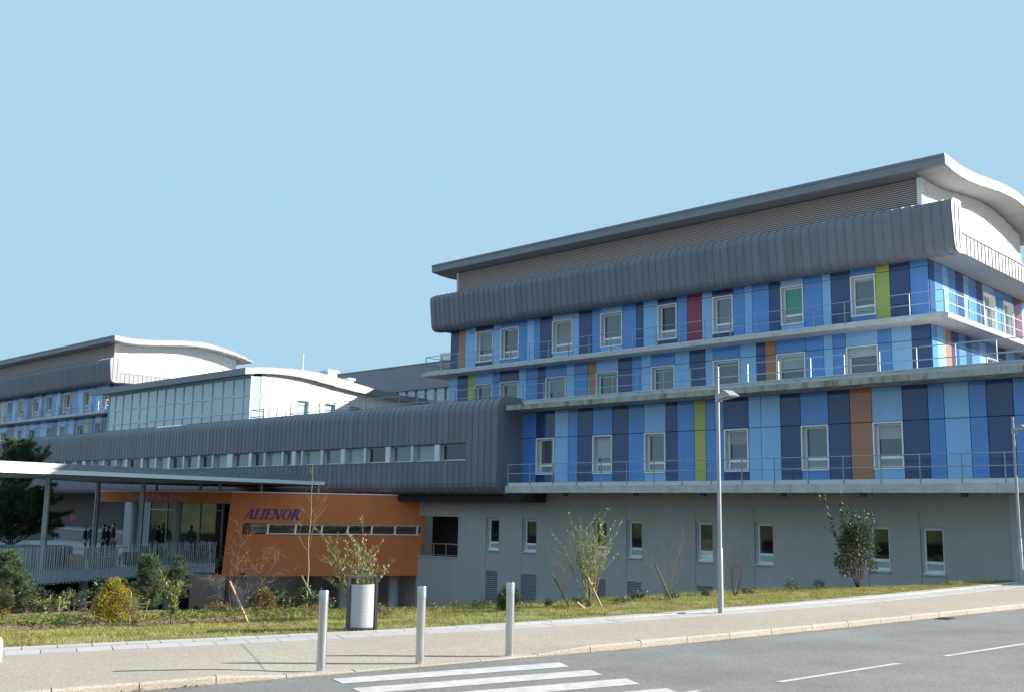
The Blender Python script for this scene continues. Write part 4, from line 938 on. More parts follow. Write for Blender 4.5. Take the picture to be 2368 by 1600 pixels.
# ------------------------------------------------------------------ canopy
CN = empty('entrance_canopy', (-50, 25, -1), 'thin metal canopy on slim round posts above the entrance deck', 'canopy')
f0, f1 = Vector((-43.3, 8.0, 0)), Vector((-47.9, 35.3, 0)); fd = (f1 - f0).normalized(); fn = Vector((fd.y, -fd.x, 0))   # fn points to the viewer
rear = [(-60.2, 38.5), (-60.6, 33.2), (-62, 29.9), (-53.2, 20.9), (-51, 8)]
def strip(name, d0, d1, s0, s1, z0, z1, m):
    a, c = f0 + fd * s0, f0 + fd * s1; q = [a + fn * d0, c + fn * d0, c + fn * d1, a + fn * d1]; b = MB(); b.prism([(v.x, v.y) for v in q], z0, z1); return b.build(name, m, CN)
LF = (f1 - f0).length
b = MB(); e1 = f1 + fd * .35
b.prism([(f0.x, f0.y), (e1.x, e1.y)] + rear, 3.20, 3.25); b.build('roof_sheet', 'dark_metal', CN)
cr = MB(); k = 0
while k < LF: # ribs under the sheet
    a = f0 + fd * k - fn * .05; c = a - fn * 6.5; cr.add([(a.x, a.y, 3.15), (c.x, c.y, 3.15), (c.x + fd.x * .1, c.y + fd.y * .1, 3.2), (a.x + fd.x * .1, a.y + fd.y * .1, 3.2), (c.x - fd.x * .1, c.y - fd.y * .1, 3.2), (a.x - fd.x * .1, a.y - fd.y * .1, 3.2)], [(0, 1, 2, 3), (0, 5, 4, 1)]); k += .3
cr.build('underside_ribs', 'lamp', CN, kind='stuff')
strip('edge_trim', 0, .12, 0, LF, 3.21, 3.40, 'white')
seg = 3.6; s = 0
while s < LF - .6:
    strip('fascia_plate', -.12, -.06, s + .006, min(s + seg, LF - .45) - .006, 3.30, 3.68, 'galv_fascia'); s += seg
strip('gutter', -.7, -.12, 0, LF - .4, 3.26, 3.30, 'galv')
for P, zt in (((-49.4, 20.75), 3.2), ((-53.3, 27.46), 3.2), ((-57.3, 26.85), 3.2)):
    b = MB(); b.cyl(P[0], P[1], DZ, zt, .145, 20, .125); b.cyl(P[0], P[1], DZ - .001, DZ + .03, .25, 20); b.build('post', 'galv', CN, smooth='auto')
for P in ((-50.8, 30.6), (-49.4, 32.3), (-47.9, 35.0), (-53.5, 31.0), (-57, 30.2)):
    b = MB(); b.cyl(P[0], P[1], ZT - .02, 3.2, .08, 12); b.build('stub_post', 'galv', CN)

# ------------------------------------------------------------------ deck furniture
def bench(loc, ang, L, label):
    B = empty('bench', loc, label, 'bench', 'benches on the deck'); x, y, z = loc; R = Matrix.Translation(loc) @ Matrix.Rotation(ang, 4, 'Z')
    def part(name, bs, m):
        b = MB()
        for q in bs: b.box(*q)
        o = b.build(name, m); o.matrix_basis = R; setpar(o, B)
    part('seat', [(-L / 2, L / 2, -.22 + i * .12, -.12 + i * .12, .42, .46) for i in range(4)], 'galv')
    part('backrest', [(-L / 2, L / 2, .24, .27, .5 + i * .11, .59 + i * .11) for i in range(4)], 'galv')
    for s in (-1, 1): part('leg', [(s * L / 2 - .04, s * L / 2 + .04, -.24, .3, 0, .05), (s * L / 2 - .04, s * L / 2 + .04, -.05, .05, .05, .42), (s * L / 2 - .03, s * L / 2 + .03, .22, .29, .0, .95)], 'white')
bench((-48.9, 23.5, DZ), math.radians(111), 2.3, 'steel bench close to the bar fence between two tubs')
bench((-57.6, 31.0, DZ), math.radians(14), 1.5, 'steel bench by the glazed doors, left of the seated woman')
bench((-54.4, 31.5, DZ), math.radians(14), 2.2, 'steel bench by the glazed doors, right of the column')
def tub(loc, m, label, sh=True):
    T = empty('planter_tub', loc, label, 'planter', 'planter tubs on the deck'); x, y, z = loc; b = MB()
    pts = [(.0, 0), (.30, 0), (.36, .12), (.38, .55), (.40, .62), (.36, .64), (.33, .55)]; N = 20; V = []
    for r, h in pts[1:]:
        for i in range(N): V.append((x + r * math.cos(2 * math.pi * i / N), y + r * math.sin(2 * math.pi * i / N), z + h))
    k = len(pts) - 1; b.add(V, [(j * N + i, j * N + (i + 1) % N, (j + 1) * N + (i + 1) % N, (j + 1) * N + i) for j in range(k - 1) for i in range(N)] + [tuple(range(N))[::-1]]); b.build('pot', m, T, smooth='auto')
    b = MB(); b.cyl(x, y, z + .45, z + .56, .34, 20); b.build('soil', 'soil', T)
tub((-48.75, 22.1, DZ), 'tub', 'pale round planter tub nearest the deck fence')
tub((-49.95, 25.3, DZ), 'tub_red', 'reddish brown planter tub at the foot of the second canopy post')
tub((-66.0, 32.0, DZ), 'tub_red', 'dark planter tub behind the group of standing people')
tub((-57.2, 29.6, DZ), 'tub', 'planter tub beside the entrance column')

# ------------------------------------------------------------------ people on the deck
def person(loc, h, face, top, legs, label, hair='hair', pose='stand', arm=(.0, .0), hat=False):
    P = empty('person', loc, label, 'person', 'people on the entrance deck'); k = h / 1.75
    verts = []; rad = []; edges = []
    def v(p, r, par=None):
        verts.append(tuple(c * k for c in p)); rad.append(r * k)
        if par is not None: edges.append((par, len(verts) - 1))
        return len(verts) - 1
    sit = pose == 'sit'; hz = .50 if sit else .93
    pel = v((0, 0, hz), .155); ab = v((0, -.01, hz + .17), .145, pel); ch = v((0, 0, hz + .36), .165, ab); nk0 = v((0, .005, hz + .50), .085, ch); nk = v((0, .015, hz + .57), .055, nk0)
    hd = v((0, .02, hz + .655), .085, nk); tp = v((0, .015, hz + .75), .085, hd); tp2 = v((0, .01, hz + .80), .05, tp); ns = v((0, .115, hz + .675), .018, hd)
    for s in (-1, 1): v((s * .09, .0, hz + .685), .018, hd)                                                    # ears
    wr = []
    for s, a in ((-1, arm[0]), (1, arm[1])):
        hp = v((s * .095, 0, hz - .06), .10, pel)
        if sit:
            kn = v((s * .12, .42, .50), .068, hp); an = v((s * .12, .44, .10), .045, kn)
            ft = v((s * .13, .50, .04), .04, an); v((s * .13, .60, .035), .035, ft)
        else:
            kn = v((s * .105, .02 + .05 * (s > 0), .49), .068, hp); an = v((s * .11, -.02 + .04 * (s > 0), .10), .045, kn)
            ft = v((s * .12, .06, .045), .042, an); v((s * .135, .17, .035), .035, ft)
        shd = v((s * .19, 0, hz + .44), .075, ch)
        el = v((s * (.235 + .02 * a), -.03 + .05 * a, hz + .16), .055, shd)
        w_ = v((s * (.22 - .10 * a), .03 + .20 * a, hz - .07 + .16 * a), .035, el); wr.append(Vector(verts[w_]))
        d = (Vector(verts[w_]) - Vector(verts[el])).normalized(); pm = Vector(verts[w_]) / k + d * .07; pa = v(pm, .03, w_); side = Vector((0, 1, 0)) - d * d.y; side.normalize()
        for f, (o, l) in enumerate(((-.03, .06), (-.01, .075), (.01, .08), (.03, .07))):
            q = v(pm + d * .03 + side * o, .0095, pa); q2 = v(pm + d * (.03 + l * .6) + side * o * 1.1 - Vector((s * .008, 0, 0)), .0085, q); v(pm + d * (.03 + l) + side * o * 1.1 - Vector((s * .02, 0, 0)), .0075, q2)
        q = v(pm + side * .042 - d * .01, .010, pa); v(pm + side * .062 + d * .03 - Vector((s * .01, 0, 0)), .0085, q)
    me = bpy.data.meshes.new('body'); me.from_pydata(verts, edges, []); o = bpy.data.objects.new('tmp', me); COL.objects.link(o)
    md = o.modifiers.new('s', 'SKIN'); sk = me.skin_vertices[0].data if me.skin_vertices else None
    if sk is None:
        import bmesh
        bmh = bmesh.new(); bmh.from_mesh(me); bmh.verts.layers.skin.verify(); bmh.to_mesh(me); bmh.free(); sk = me.skin_vertices[0].data
    for i, r in enumerate(rad): sk[i].radius = (r, r)
    sk[0].use_root = True
    ss = o.modifiers.new('d', 'SUBSURF'); ss.levels = 1; ss.render_levels = 1
    dg = bpy.context.evaluated_depsgraph_get(); dg.update(); bm2 = bpy.data.meshes.new_from_object(o.evaluated_get(dg)); bpy.data.objects.remove(o)
    bm2.materials.clear()
    for m in (top, legs, 'skin', 'cloth_black'): bm2.materials.append(MT[m])
    hdz = (hz + .575) * k; R = Matrix.Translation(loc) @ Matrix.Rotation(face, 4, 'Z')
    for p in bm2.polygons:
        c = p.center; mi = 0
        if c.z > hdz: mi = 2
        elif any((c - w).dot(Vector((0, 0, -1))) > .0 and (c - w).length < .2 * k for w in wr) and (abs(c.x) > .08 * k): mi = 2
        elif c.z < .09 * k: mi = 3
        elif sit and c.z < (hz + .05) * k: mi = 1
        elif not sit and c.z < .86 * k: mi = 1
        p.material_index = mi; p.use_smooth = True
    body = link('body', bm2); body.matrix_basis = R; setpar(body, P)
    hb = MB(); cz = (hz + .70) * k; N, M_ = 14, 6; V = []
    for j in range(M_ + 1):
        for i in range(N):
            t = 2 * math.pi * i / N; a0 = math.radians(-5 + 32 * math.sin(t)); a = a0 + (math.pi / 2 - a0) * j / M_ * .97
            V.append((math.cos(t) * .098 * k * math.cos(a), (.012 + math.sin(t) * .108 * math.cos(a)) * k, cz + .125 * math.sin(a) * k))
    hb.add(V, [(j * N + i, j * N + (i + 1) % N, (j + 1) * N + (i + 1) % N, (j + 1) * N + i) for j in range(M_) for i in range(N)] + [tuple(range(M_ * N, (M_ + 1) * N))])
    ho = hb.build('hair', hair, None, smooth=True); ho.matrix_basis = R; setpar(ho, P)
PI = math.pi
person((-61.7, 28.35, DZ), 1.74, -.6, 'cloth_black', 'jeans', 'person in black jacket and jeans at the left of the standing group', arm=(.3, .2))
person((-61.0, 28.45, DZ), 1.86, .4, 'cloth_black', 'jeans', 'tall person in dark jacket and blue jeans, second in the standing group', arm=(.0, .5))
person((-60.5, 28.9, DZ), 1.82, 2.6, 'cloth_navy', 'cloth_black', 'person half hidden behind a canopy post in the standing group', arm=(.4, .4))
person((-61.2, 29.5, DZ), 1.72, 2.3, 'cloth_black', 'cloth_black', 'person in a black coat facing the camera in the standing group', arm=(.6, .1))
person((-62.8, 30.6, DZ), 1.84, 2.9, 'cloth_black', 'jeans', 'person in black coat and jeans at the right of the standing group', arm=(.1, .3))
person((-55.75, 30.1, DZ), 1.62, 2.8, 'cloth_black', 'cloth_black', 'person in a long black coat in front of the glazed doors', arm=(.5, .5))
person((-57.5, 30.75, DZ), 1.80, 2.2, 'cloth_black', 'cloth_black', 'person in dark clothes behind the one in the long coat', arm=(.2, .2))
person((-54.6, 31.35, DZ), 1.70, 2.0, 'cloth_teal', 'cloth_red', 'person in a teal top seated on the bench by the glass', pose='sit', arm=(.8, .8))
person((-53.6, 31.6, DZ), 1.45, 2.9, 'cloth_red', 'cloth_black', 'small person in a red top seated at the end of the bench', pose='sit', arm=(.6, .6))

# ------------------------------------------------------------------ street furniture
for (x, y), lab in zip(((-11.522, 8.582), (-11.122, 9.953), (-10.715, 11.315)), ('brushed steel bollard nearest the camera, leftmost of three', 'brushed steel bollard in the middle of the three by the crossing', 'brushed steel bollard farthest right of the three by the crossing')):
    z = plane(x, y) - .055; B = empty('bollard', (x, y, z), lab, 'bollard', 'steel bollards at the crossing'); b = MB()
    N = 28; prof = [(.062, 0), (.062, .05), (.060, .052), (.060, .06), (.062, .062), (.062, .86)]; V = []
    for r, h in prof:
        for i in range(N): V.append((x + r * math.cos(2 * PI * i / N), y + r * math.sin(2 * PI * i / N), z + h))
    b.add(V, [(j * N + i, j * N + (i + 1) % N, (j + 1) * N + (i + 1) % N, (j + 1) * N + i) for j in range(len(prof) - 1) for i in range(N)]); b.build('shaft', 'steel', B, smooth='auto')
    b = MB(); V = []; prof = [(.0595, .86), (.0595, .865), (.064, .867), (.064, 1.015), (.060, 1.03), (.0, 1.032)]
    for r, h in prof:
        for i in range(N): V.append((x + r * math.cos(2 * PI * i / N), y + r * math.sin(2 * PI * i / N), z + h))
    b.add(V, [(j * N + i, j * N + (i + 1) % N, (j + 1) * N + (i + 1) % N, (j + 1) * N + i) for j in range(len(prof) - 1) for i in range(N)]); b.build('cap', 'steel', B, smooth='auto')
def lamp(x, y, label, ang):
    z = plane(x, y); H = 4.81; B = empty('street_lamp', (x, y, z), label, 'street lamp', 'street lamps along the path')
    b = MB(); b.tube([(x, y, z - .02), (x, y, z + 1.28), (x, y, z + 1.31)], [.058, .057, .046], 20); b.build('base', 'lamp', B, smooth='auto')
    b = MB(); b.tube([(x, y, z + 1.30), (x, y, z + H - .3), (x, y, z + H - .28), (x, y, z + H)], [.045, .037, .037, .037], 20); b.build('pole', 'lamp', B, smooth='auto')
    R = Matrix.Translation((x, y, z)) @ Matrix.Rotation(ang, 4, 'Z') @ Matrix.Diagonal((.8, .8, 1, 1)); h = H - .42
    def p(name, V, F, m):
        q = MB(); q.add(V, F); o = q.build(name, m); o.matrix_basis = R; setpar(o, B)
    q = MB(); q.cyl(0, 0, h - .1, h + .15, .052, 20); q.box(-.05, .12, -.05, .05, h - .05, h + .1); o = q.build('bracket', 'lamp'); o.matrix_basis = R; setpar(o, B)
    V = [(.08, -.10, h - .02), (.08, .10, h - .02), (.62, .19, h + .03), (.62, -.19, h + .03), (.08, -.08, h + .09), (.08, .08, h + .09), (.40, .15, h + .17), (.40, -.15, h + .17), (.64, .17, h + .055), (.64, -.17, h + .055)]
    p('lamp_head', V, [(0, 1, 2, 3)[::-1], (4, 5, 6, 7), (7, 6, 8, 9), (0, 4, 7, 9, 3)[::1], (1, 2, 8, 6, 5), (0, 1, 5, 4), (3, 9, 8, 2)], 'lamp')
    p('lamp_glass', [(.16, -.08, h - .022), (.16, .08, h - .022), (.5, .13, h + .008), (.5, -.13, h + .008)], [(3, 2, 1, 0)], 'glass_blind')
lamp(-11.953, 18.894, 'tall grey street lamp on the paved path edge, left of two', math.atan2(-.268, .963))
lamp(-10.392, 32.307, 'grey street lamp cut by the right frame edge', math.atan2(-.268, .963))
# litter bin
bxx, byy = -15.18, 12.15; bz = plane(bxx, byy) + .02
BN = empty('litter_bin', (bxx, byy, bz), 'pale perforated metal litter bin with dark frame by the path', 'bin')
fw = Vector((-bxx, -byy, 0)).normalized(); ang = math.atan2(fw.y, fw.x) + math.pi / 2 + .12
R = Matrix.Translation((bxx, byy, bz)) @ Matrix.Rotation(ang, 4, 'Z')
def binpart(name, mb, m, smooth=False):
    o = mb.build(name, m, None, smooth=smooth); o.matrix_basis = R; setpar(o, BN); return o
H = .93
b = MB(); 
for s in (-1, 1): b.box(s * .245 - .022, s * .245 + .022, -.12, .10, 0, H - .02)
binpart('frame_side', b, 'dark_metal'); b = MB(); b.box(-.267, .267, -.12, .10, H - .018, H + .012); binpart('frame_top', b, 'dark_metal')
b = MB(); N = 18; V = []; 
for z in (.05, .80):
    for i in range(N + 1):
        t = -1 + 2 * i / N; V.append((t * .215, -.10 - .09 * (1 - t * t), z))
b.add(V, [(i, i + 1, N + 2 + i, N + 1 + i) for i in range(N)])
pn = binpart('front_panel', b, 'bin', True); uv = pn.data.uv_layers.new(name='UVMap')
for pl in pn.data.polygons:
    for li in pl.loop_indices:
        c = pn.data.vertices[pn.data.loops[li].vertex_index].co; uv.data[li].uv = ((c.x + .215) / .43, (c.z - .05) / .75)
b = MB(); V = []
for z in (.03, .79):
    for i in range(N + 1):
        t = -1 + 2 * i / N; V.append((t * .213, -.095 - .085 * (1 - t * t), z))
    V += [(.213, .09, z), (-.213, .09, z)]
k = N + 3; b.add(V, [(i, (i + 1) % k, k + (i + 1) % k, k + i) for i in range(k)] + [tuple(range(k))[::-1]]); binpart('bucket', b, 'dark_metal')
# stone post cut by the left frame edge
sp = empty('stone_post', (-15.75, 5.98, -.25), 'pale stone post cut off by the left frame edge', 'post')
b = MB(); b.tube([(-15.80, 6.03, -.3), (-15.80, 6.03, .04), (-15.80, 6.03, .10), (-15.80, 6.03, .12)], [.15, .145, .12, .06], 20); b.build('post_body', 'kerb', sp, smooth='auto')
# ------------------------------------------------------------------ plants
def leaves(name, P, D, size, width, m, parent, fold=.25, smooth=False):
    """P points, D directions (n,3); each leaf a folded diamond of two triangles"""
    n = len(P); D = D / np.linalg.norm(D, axis=1, keepdims=True); s = size * RNG.uniform(.6, 1.25, n)[:, None]; r = RNG.normal(size=(n, 3))
    S = np.cross(D, r); S /= np.linalg.norm(S, axis=1, keepdims=True) + 1e-9; N = np.cross(D, S)
    a, t = P, P + D * s; mid = P + D * s * .45; l = mid + S * s * width + N * s * fold * width; q = mid - S * s * width + N * s * fold * width
    V = np.stack([a, l, t, q], 1).reshape(-1, 3); i = np.arange(n) * 4
    F = np.concatenate([np.stack([i, i + 1, i + 2], 1), np.stack([i, i + 2, i + 3], 1)])
    return npmesh(name, V, F, m, parent)
def branch(p, d, L, r, depth, out, spread=.5, seg=4, nb=3, up=.1, shrink=.65, wob=.16, start=.3):
    pts = [Vector(p)]; d = Vector(d).normalized(); rad = [r]
    for i in range(seg):
        d = (d + Vector((random.gauss(0, wob), random.gauss(0, wob), random.gauss(0, wob) + up * .5))).normalized(); pts.append(pts[-1] + d * L / seg); rad.append(r * (1 - .65 * (i + 1) / seg))
    out.append((pts, rad, depth))
    if depth > 0:
        for k in range(nb):
            t = start + (1 - start) * (k + random.random()) / nb; x = t * seg; j = min(int(x), seg - 1); q = pts[j].lerp(pts[j + 1], x - j)
            a = random.uniform(0, 2 * PI); dd = (pts[j + 1] - pts[j]).normalized(); o = dd.orthogonal().normalized(); o = Matrix.Rotation(a, 3, dd) @ o
            nd = (dd * (1 - spread) + o * spread * 1.3 + Vector((0, 0, up))).normalized(); branch(q, nd, L * shrink * random.uniform(.7, 1.15), max(.0016, rad[j] * .55), depth - 1, out, spread, max(3, seg - 1), nb, up, shrink, wob, start)
def stems(name, brs, m, parent, n=5):
    b = MB()
    for pts, rad, dep in brs: b.tube(pts, rad, n if dep else 4, cap=False)
    return b.build(name, m, parent, smooth=True)
def along(brs, n, depths=(0,), jitter=.02):
    S = [(p[i], p[i + 1]) for p, r, d in brs if d in depths for i in range(len(p) - 1)]
    w = np.array([(b - a).length for a, b in S]); pick = RNG.choice(len(S), n, p=w / w.sum()); P = []; D = []
    for k in pick:
        a, b = S[k]; P.append(a.lerp(b, random.random())); d = (b - a).normalized(); D.append(d * .6 + Vector((random.gauss(0, .6), random.gauss(0, .6), random.gauss(.15, .5))))
    return np.array([tuple(p) for p in P]) + RNG.normal(0, jitter, (n, 3)), np.array([tuple(d) for d in D])
def stake(a, b, r, m, label):
    S = empty('plant_stake', b, label, 'stake', 'timber stakes'); t = MB(); a, b = Vector(a), Vector(b); b2 = b - (a - b).normalized() * .08
    t.tube([b2, a], [r, r], 10); t.build('pole', m, S, smooth='auto'); return S
def shrub_nandina(x, y, h, w, m, label, n=430, seedm=None):
    z = terr(x, y); B = empty('nandina_shrub', (x, y, z), label, 'shrub', 'low leafy shrubs in the bed'); brs = []
    for k in range(9):
        a = random.uniform(0, 2 * PI); branch((x + .04 * math.cos(a), y + .04 * math.sin(a), z), (math.cos(a) * w / h * .45, math.sin(a) * w / h * .45, 1), h * random.uniform(.6, .95), .006, 1, brs, .65, 3, 3, .05, .42, .1, .45)
    stems('canes', brs, 'bark', B, 4); P, D = along(brs, int(n * 1.7), (0,), .03); D[:, 2] *= .4; leaves('foliage', P, D, max(.04, .105 * w), .2, m, B)
    return B
def ray_plants():
    pass
PL = [('golden', -21.59, 10.66, -0.49, 0.89, 0.83), ('pine2', -29.93, 15.78, -1.24, 1.65, 1.56), ('pine3', -31.55, 12.29, -1.31, 1.84, 1.53), ('laurel', -18.7, 10.41, -0.28, 0.83, 0.41), ('bare1', -18.15, 11.47, -0.26, 1.47, 1.24), ('bare2', -22.36, 16.12, -0.65, 3.86, 1.48), ('oleander', -16.84, 13.38, -0.2, 1.61, 1.11), ('dark1', -23.56, 15.67, -0.73, 0.63, 0.61), ('nan', -17.09, 12.4, -0.21, 0.4, 0.33), ('nan', -16.49, 13.72, -0.18, 0.26, 0.27), ('nan', -26.13, 12.32, -0.88, 0.58, 0.59), ('nan', -29.14, 12.78, -1.13, 0.65, 0.63), ('nan', -30.86, 13.92, -1.28, 0.85, 0.64), ('nan', -31.28, 12.94, -1.3, 0.67, 0.56), ('nan', -19.79, 8.84, -0.33, 0.27, 0.46), ('nan', -19.58, 10.11, -0.32, 0.61, 0.27), ('nan', -25.49, 15.54, -0.88, 0.33, 0.47), ('nan', -31.53, 12.24, -1.31, 0.53, 0.56), ('dark2', -15.67, 16.5, -0.14, 0.5, 0.49), ('bare3', -15.34, 17.85, -0.11, 1.28, 0.72), ('willow', -14.99, 18.38, -0.1, 1.8, 1.09), ('bare4', -14.82, 21.12, -0.08, 1.5, 0.98), ('bare5', -14.4, 23.44, -0.05, 1.27, 0.81), ('nan', -14.07, 25.73, -0.02, 0.28, 0.24), ('nan', -13.87, 26.82, -0.01, 0.27, 0.35), ('bush', -13.21, 27.82, 0.02, 1.85, 1.26)]
PLX = {}
for row in PL: PLX.setdefault(row[0], []).append(row[1:])
# golden conifer-like shrub
x, y, z, h, w = PLX['golden'][0]; z = terr(x, y); B = empty('golden_shrub', (x, y, z), 'dense golden yellow shrub in the bed before the deck', 'shrub'); brs = []
for k in range(10):
    a = random.uniform(0, 2 * PI); branch((x, y, z), (.25 * math.cos(a), .25 * math.sin(a), 1), h * .8, .012, 1, brs, .5, 4, 4, .1, .4)
stems('stems', brs, 'bark_dark', B, 4)
def blob(n, x, y, z, h, w, lumps, top=.35, shell=.55):
    """points through an uneven crown volume with lumps"""
    L = [(random.uniform(0, 2 * PI), random.uniform(.08, .92), random.uniform(.16, .3)) for _ in range(lumps)]; P = []; D = []
    per = n // lumps
    for a, t, r in L:
        prof = math.sin(PI * min(1, (t * .86 + .14))) ** .6 * (1 - (1 - top) * max(0, t - .35) / .65); R = w / 2 * prof * .72
        c = Vector((x + R * math.cos(a), y + R * math.sin(a), z + h * t)); rr = r * w * .9
        for _ in range(per):
            d = Vector((random.gauss(0, 1), random.gauss(0, 1), random.gauss(0, 1))).normalized(); q = c + d * rr * (random.random() ** shell)
            if q.z < z + .01: continue
            P.append(tuple(q)); D.append(tuple(d + Vector((math.cos(a) * .4, math.sin(a) * .4, .5))))
    return np.array(P), np.array(D)
P, D = blob(10000, x, y, z, h * .98, w * 1.08, 34, .34); leaves('foliage', P, D, .036, .32, 'leaf_gold', B)
x, y, z, h, w = PLX['dark1'][0]; z = terr(x, y); B = empty('rounded_shrub', (x, y, z), 'small rounded dark bronze shrub below the orange wall', 'shrub'); P, D = blob(3600, x, y, z, h * .95, w, 26, .4); leaves('foliage', P, D, .045, .3, 'leaf_red', B); b = MB(); b.tube([(x, y, z - .05), (x, y, z + h * .6)], [.02, .01], 6); b.build('trunk', 'bark_dark', B)
x, y, z, h, w = PLX['dark2'][0]; z = terr(x, y); B = empty('upright_shrub', (x, y, z), 'upright dark shrub behind the right bollard', 'shrub'); P, D = blob(2600, x, y, z, h, w, 24, .6); leaves('foliage', P, D + np.array([0, 0, .8]), .06, .14, 'leaf_dark', B); b = MB(); b.tube([(x, y, z - .05), (x, y, z + h * .6)], [.02, .01], 6); b.build('trunk', 'bark_dark', B)
# pines
def pine(x, y, z, h, w, label, ntuft, nl=.12, levels=9, name='pine_tree', cut=None, trunk_r=None, low=.18):
    B = empty(name, (x, y, z), label, 'tree' if h > 3 else 'shrub'); tr = trunk_r or h * .022; brs = []
    pts = [Vector((x + .03 * h * math.sin(i * 1.3) * (i / 8), y, z + h * i / 8 - (.1 if i == 0 else 0))) for i in range(9)]; b = MB(); b.tube(pts, [tr * (1 - .85 * i / 8) for i in range(9)], 8); b.build('trunk', 'bark_dark', B, smooth=True)
    for lv in range(levels):
        t = low + (1 - low) * (lv + .5) / levels; c = Vector((x, y, z + h * t * .97)); R = w / 2 * (1 - .75 * max(0, t - .3) / .7) * (.75 + .25 * math.sin(lv * 2.1))
        for k in range(7):
            a = 2 * PI * (k + random.random()) / 7; branch(c, (math.cos(a), math.sin(a), .35), R * random.uniform(.65, 1.05), tr * .35, 1, brs, .5, 4, 4, .18, .5, .12, .35)
    if cut: brs = [q for q in brs if not cut(q[0][-1])]
    stems('branches', brs, 'bark_dark', B, 4)
    P0, D0 = along(brs, ntuft, (0,), .01); per = 22; P = np.repeat(P0, per, 0); D = np.repeat(D0 / np.linalg.norm(D0, axis=1, keepdims=True), per, 0) * .8 + RNG.normal(0, .6, (len(P), 3)); D[:, 2] += .35
    if cut:
        keep = np.array([not cut(Vector(p)) for p in P]); P, D = P[keep], D[keep]
    leaves('foliage', P, D, nl, .028, 'needle', B, 0); return B
x, y, z, h, w = PLX['pine2'][0]; pine(x, y, terr(x, y), h * 1.05, w * 1.05, 'bushy young pine in front of the deck fence', 1200, .13, 9, 'young_pine', low=.05)
x, y, z, h, w = PLX['pine3'][0]; pine(x, y, terr(x, y), h * 1.05, w * 1.15, 'bushy young pine at the left frame edge below the deck', 1100, .14, 9, 'young_pine', low=.05)
pine(-56.4, 22.0, -1.1, 6.35, 6.0, 'tall dark pine growing through the round well of the deck', 6500, .24, 15, 'pine_tree', cut=lambda p: (3.0 < p.z < 3.8 and p.x > -56.5) or (p.z > 3.0 and p.x > -53.0) or p.z < -.9, low=.12)
for dx, dy in ((2.2, 1.4),):
    x, y = -35.34 + dx, 18.64 + dy
    pine(-31.5, 17.6, terr(-31.5, 17.6), 1.75, 1.3, 'smaller young pine right behind the bushy one', 650, .12, 7, 'young_pine')
# leafy upright shrubs
def leafy(name, row, label, m, n, ls, lw, stemsn=7, spread=.28, mb='bark', depth=1, hs=1., lean=.35):
    x, y, z, h, w = row; z = terr(x, y); B = empty(name, (x, y, z), label, 'shrub'); brs = []
    for k in range(stemsn):
        a = 2 * PI * (k + random.random() * .7) / stemsn; rr = random.uniform(.2, 1) * w / h * lean
        branch((x + .03 * math.cos(a), y + .03 * math.sin(a), z - .02), (math.cos(a) * rr * 2, math.sin(a) * rr * 2, 1), h * random.uniform(.72, .98) * hs, .012, depth, brs, spread, 5, 4, .16, .42, .07, .35)
    stems('stems', brs, mb, B, 5); P, D = along(brs, n, tuple(range(depth)) if depth > 1 else (0, 1), .012); k = P[:, 2] > z + h * .16; leaves('foliage', P[k], D[k] + np.array([0, 0, .35]), ls, lw, m, B); return B
leafy('oleander_shrub', PLX['oleander'][0], 'leafy evergreen shrub standing behind the litter bin', 'leaf_olive', 2500, .07, .17, 14, lean=.42, mb='twig_red', spread=.5)
leafy('willow_shrub', PLX['willow'][0], 'tall sunlit shrub with narrow leaves before the grey wall', 'leaf_olive', 2700, .058, .16, 15, lean=.36, mb='bark_green', spread=.45)
leafy('laurel_shrub', PLX['laurel'][0], 'slim upright laurel between golden shrub and bare shrub', 'leaf_olive', 700, .085, .19, 5, lean=.12)
leafy('evergreen_bush', PLX['bush'][0], 'large dark evergreen bush on the lawn at right', 'leaf_dark', 2600, .075, .22, 14, lean=.34, depth=2, mb='bark_dark')
row = PLX['bush'][0]; P, D = blob(3800, row[0], row[1], terr(row[0], row[1]) + .3, 1.5, 1.15, 34, .5); leaves('foliage', P, D, .07, .24, 'leaf_dark', bpy.data.objects['evergreen_bush'])
# nandinas
NL = ['reddish green low shrub in front of the tall bare sapling', 'reddish green low shrub to the right of the litter bin', 'red tipped low shrub to the left of the golden shrub', 'low shrub tied to two canes at the left', 'dark low shrub in the shade under the deck', 'dark low shrub beside the left young pine', 'low dark shrub standing alone on the bare soil', 'thin low shrub with canes right of the golden shrub', 'low shrub by the foot of the bare shrub', 'yellowish low shrub cut by the left frame edge', 'tiny shrub on the lawn, left of two', 'tiny shrub on the lawn, right of two']
NM = ['leaf_red', 'leaf_red', 'leaf_red', 'leaf_olive', 'leaf_dark', 'leaf_dark', 'leaf', 'leaf_olive', 'leaf_red', 'leaf_gold', 'leaf_dark', 'leaf_dark']
for row, lab, m in zip(PLX['nan'], NL, NM): shrub_nandina(row[0], row[1], max(row[3], .3), max(row[4], .3), m, lab, 520 if row[4] > .35 else 300)
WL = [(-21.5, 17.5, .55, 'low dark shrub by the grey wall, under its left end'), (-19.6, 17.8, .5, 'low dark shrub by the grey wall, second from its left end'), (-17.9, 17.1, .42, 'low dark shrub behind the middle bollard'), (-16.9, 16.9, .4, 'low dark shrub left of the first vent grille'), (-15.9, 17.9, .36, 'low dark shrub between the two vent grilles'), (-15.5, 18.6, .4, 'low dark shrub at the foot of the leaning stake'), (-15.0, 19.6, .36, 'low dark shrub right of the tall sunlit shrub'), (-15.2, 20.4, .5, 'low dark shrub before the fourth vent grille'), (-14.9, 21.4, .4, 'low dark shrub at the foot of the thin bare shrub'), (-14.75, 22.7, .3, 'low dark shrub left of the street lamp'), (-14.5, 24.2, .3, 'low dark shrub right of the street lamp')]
for x, y, h, lab in WL: shrub_nandina(x, y, h * .6, h * 1.0, 'leaf_dark', lab, 300)
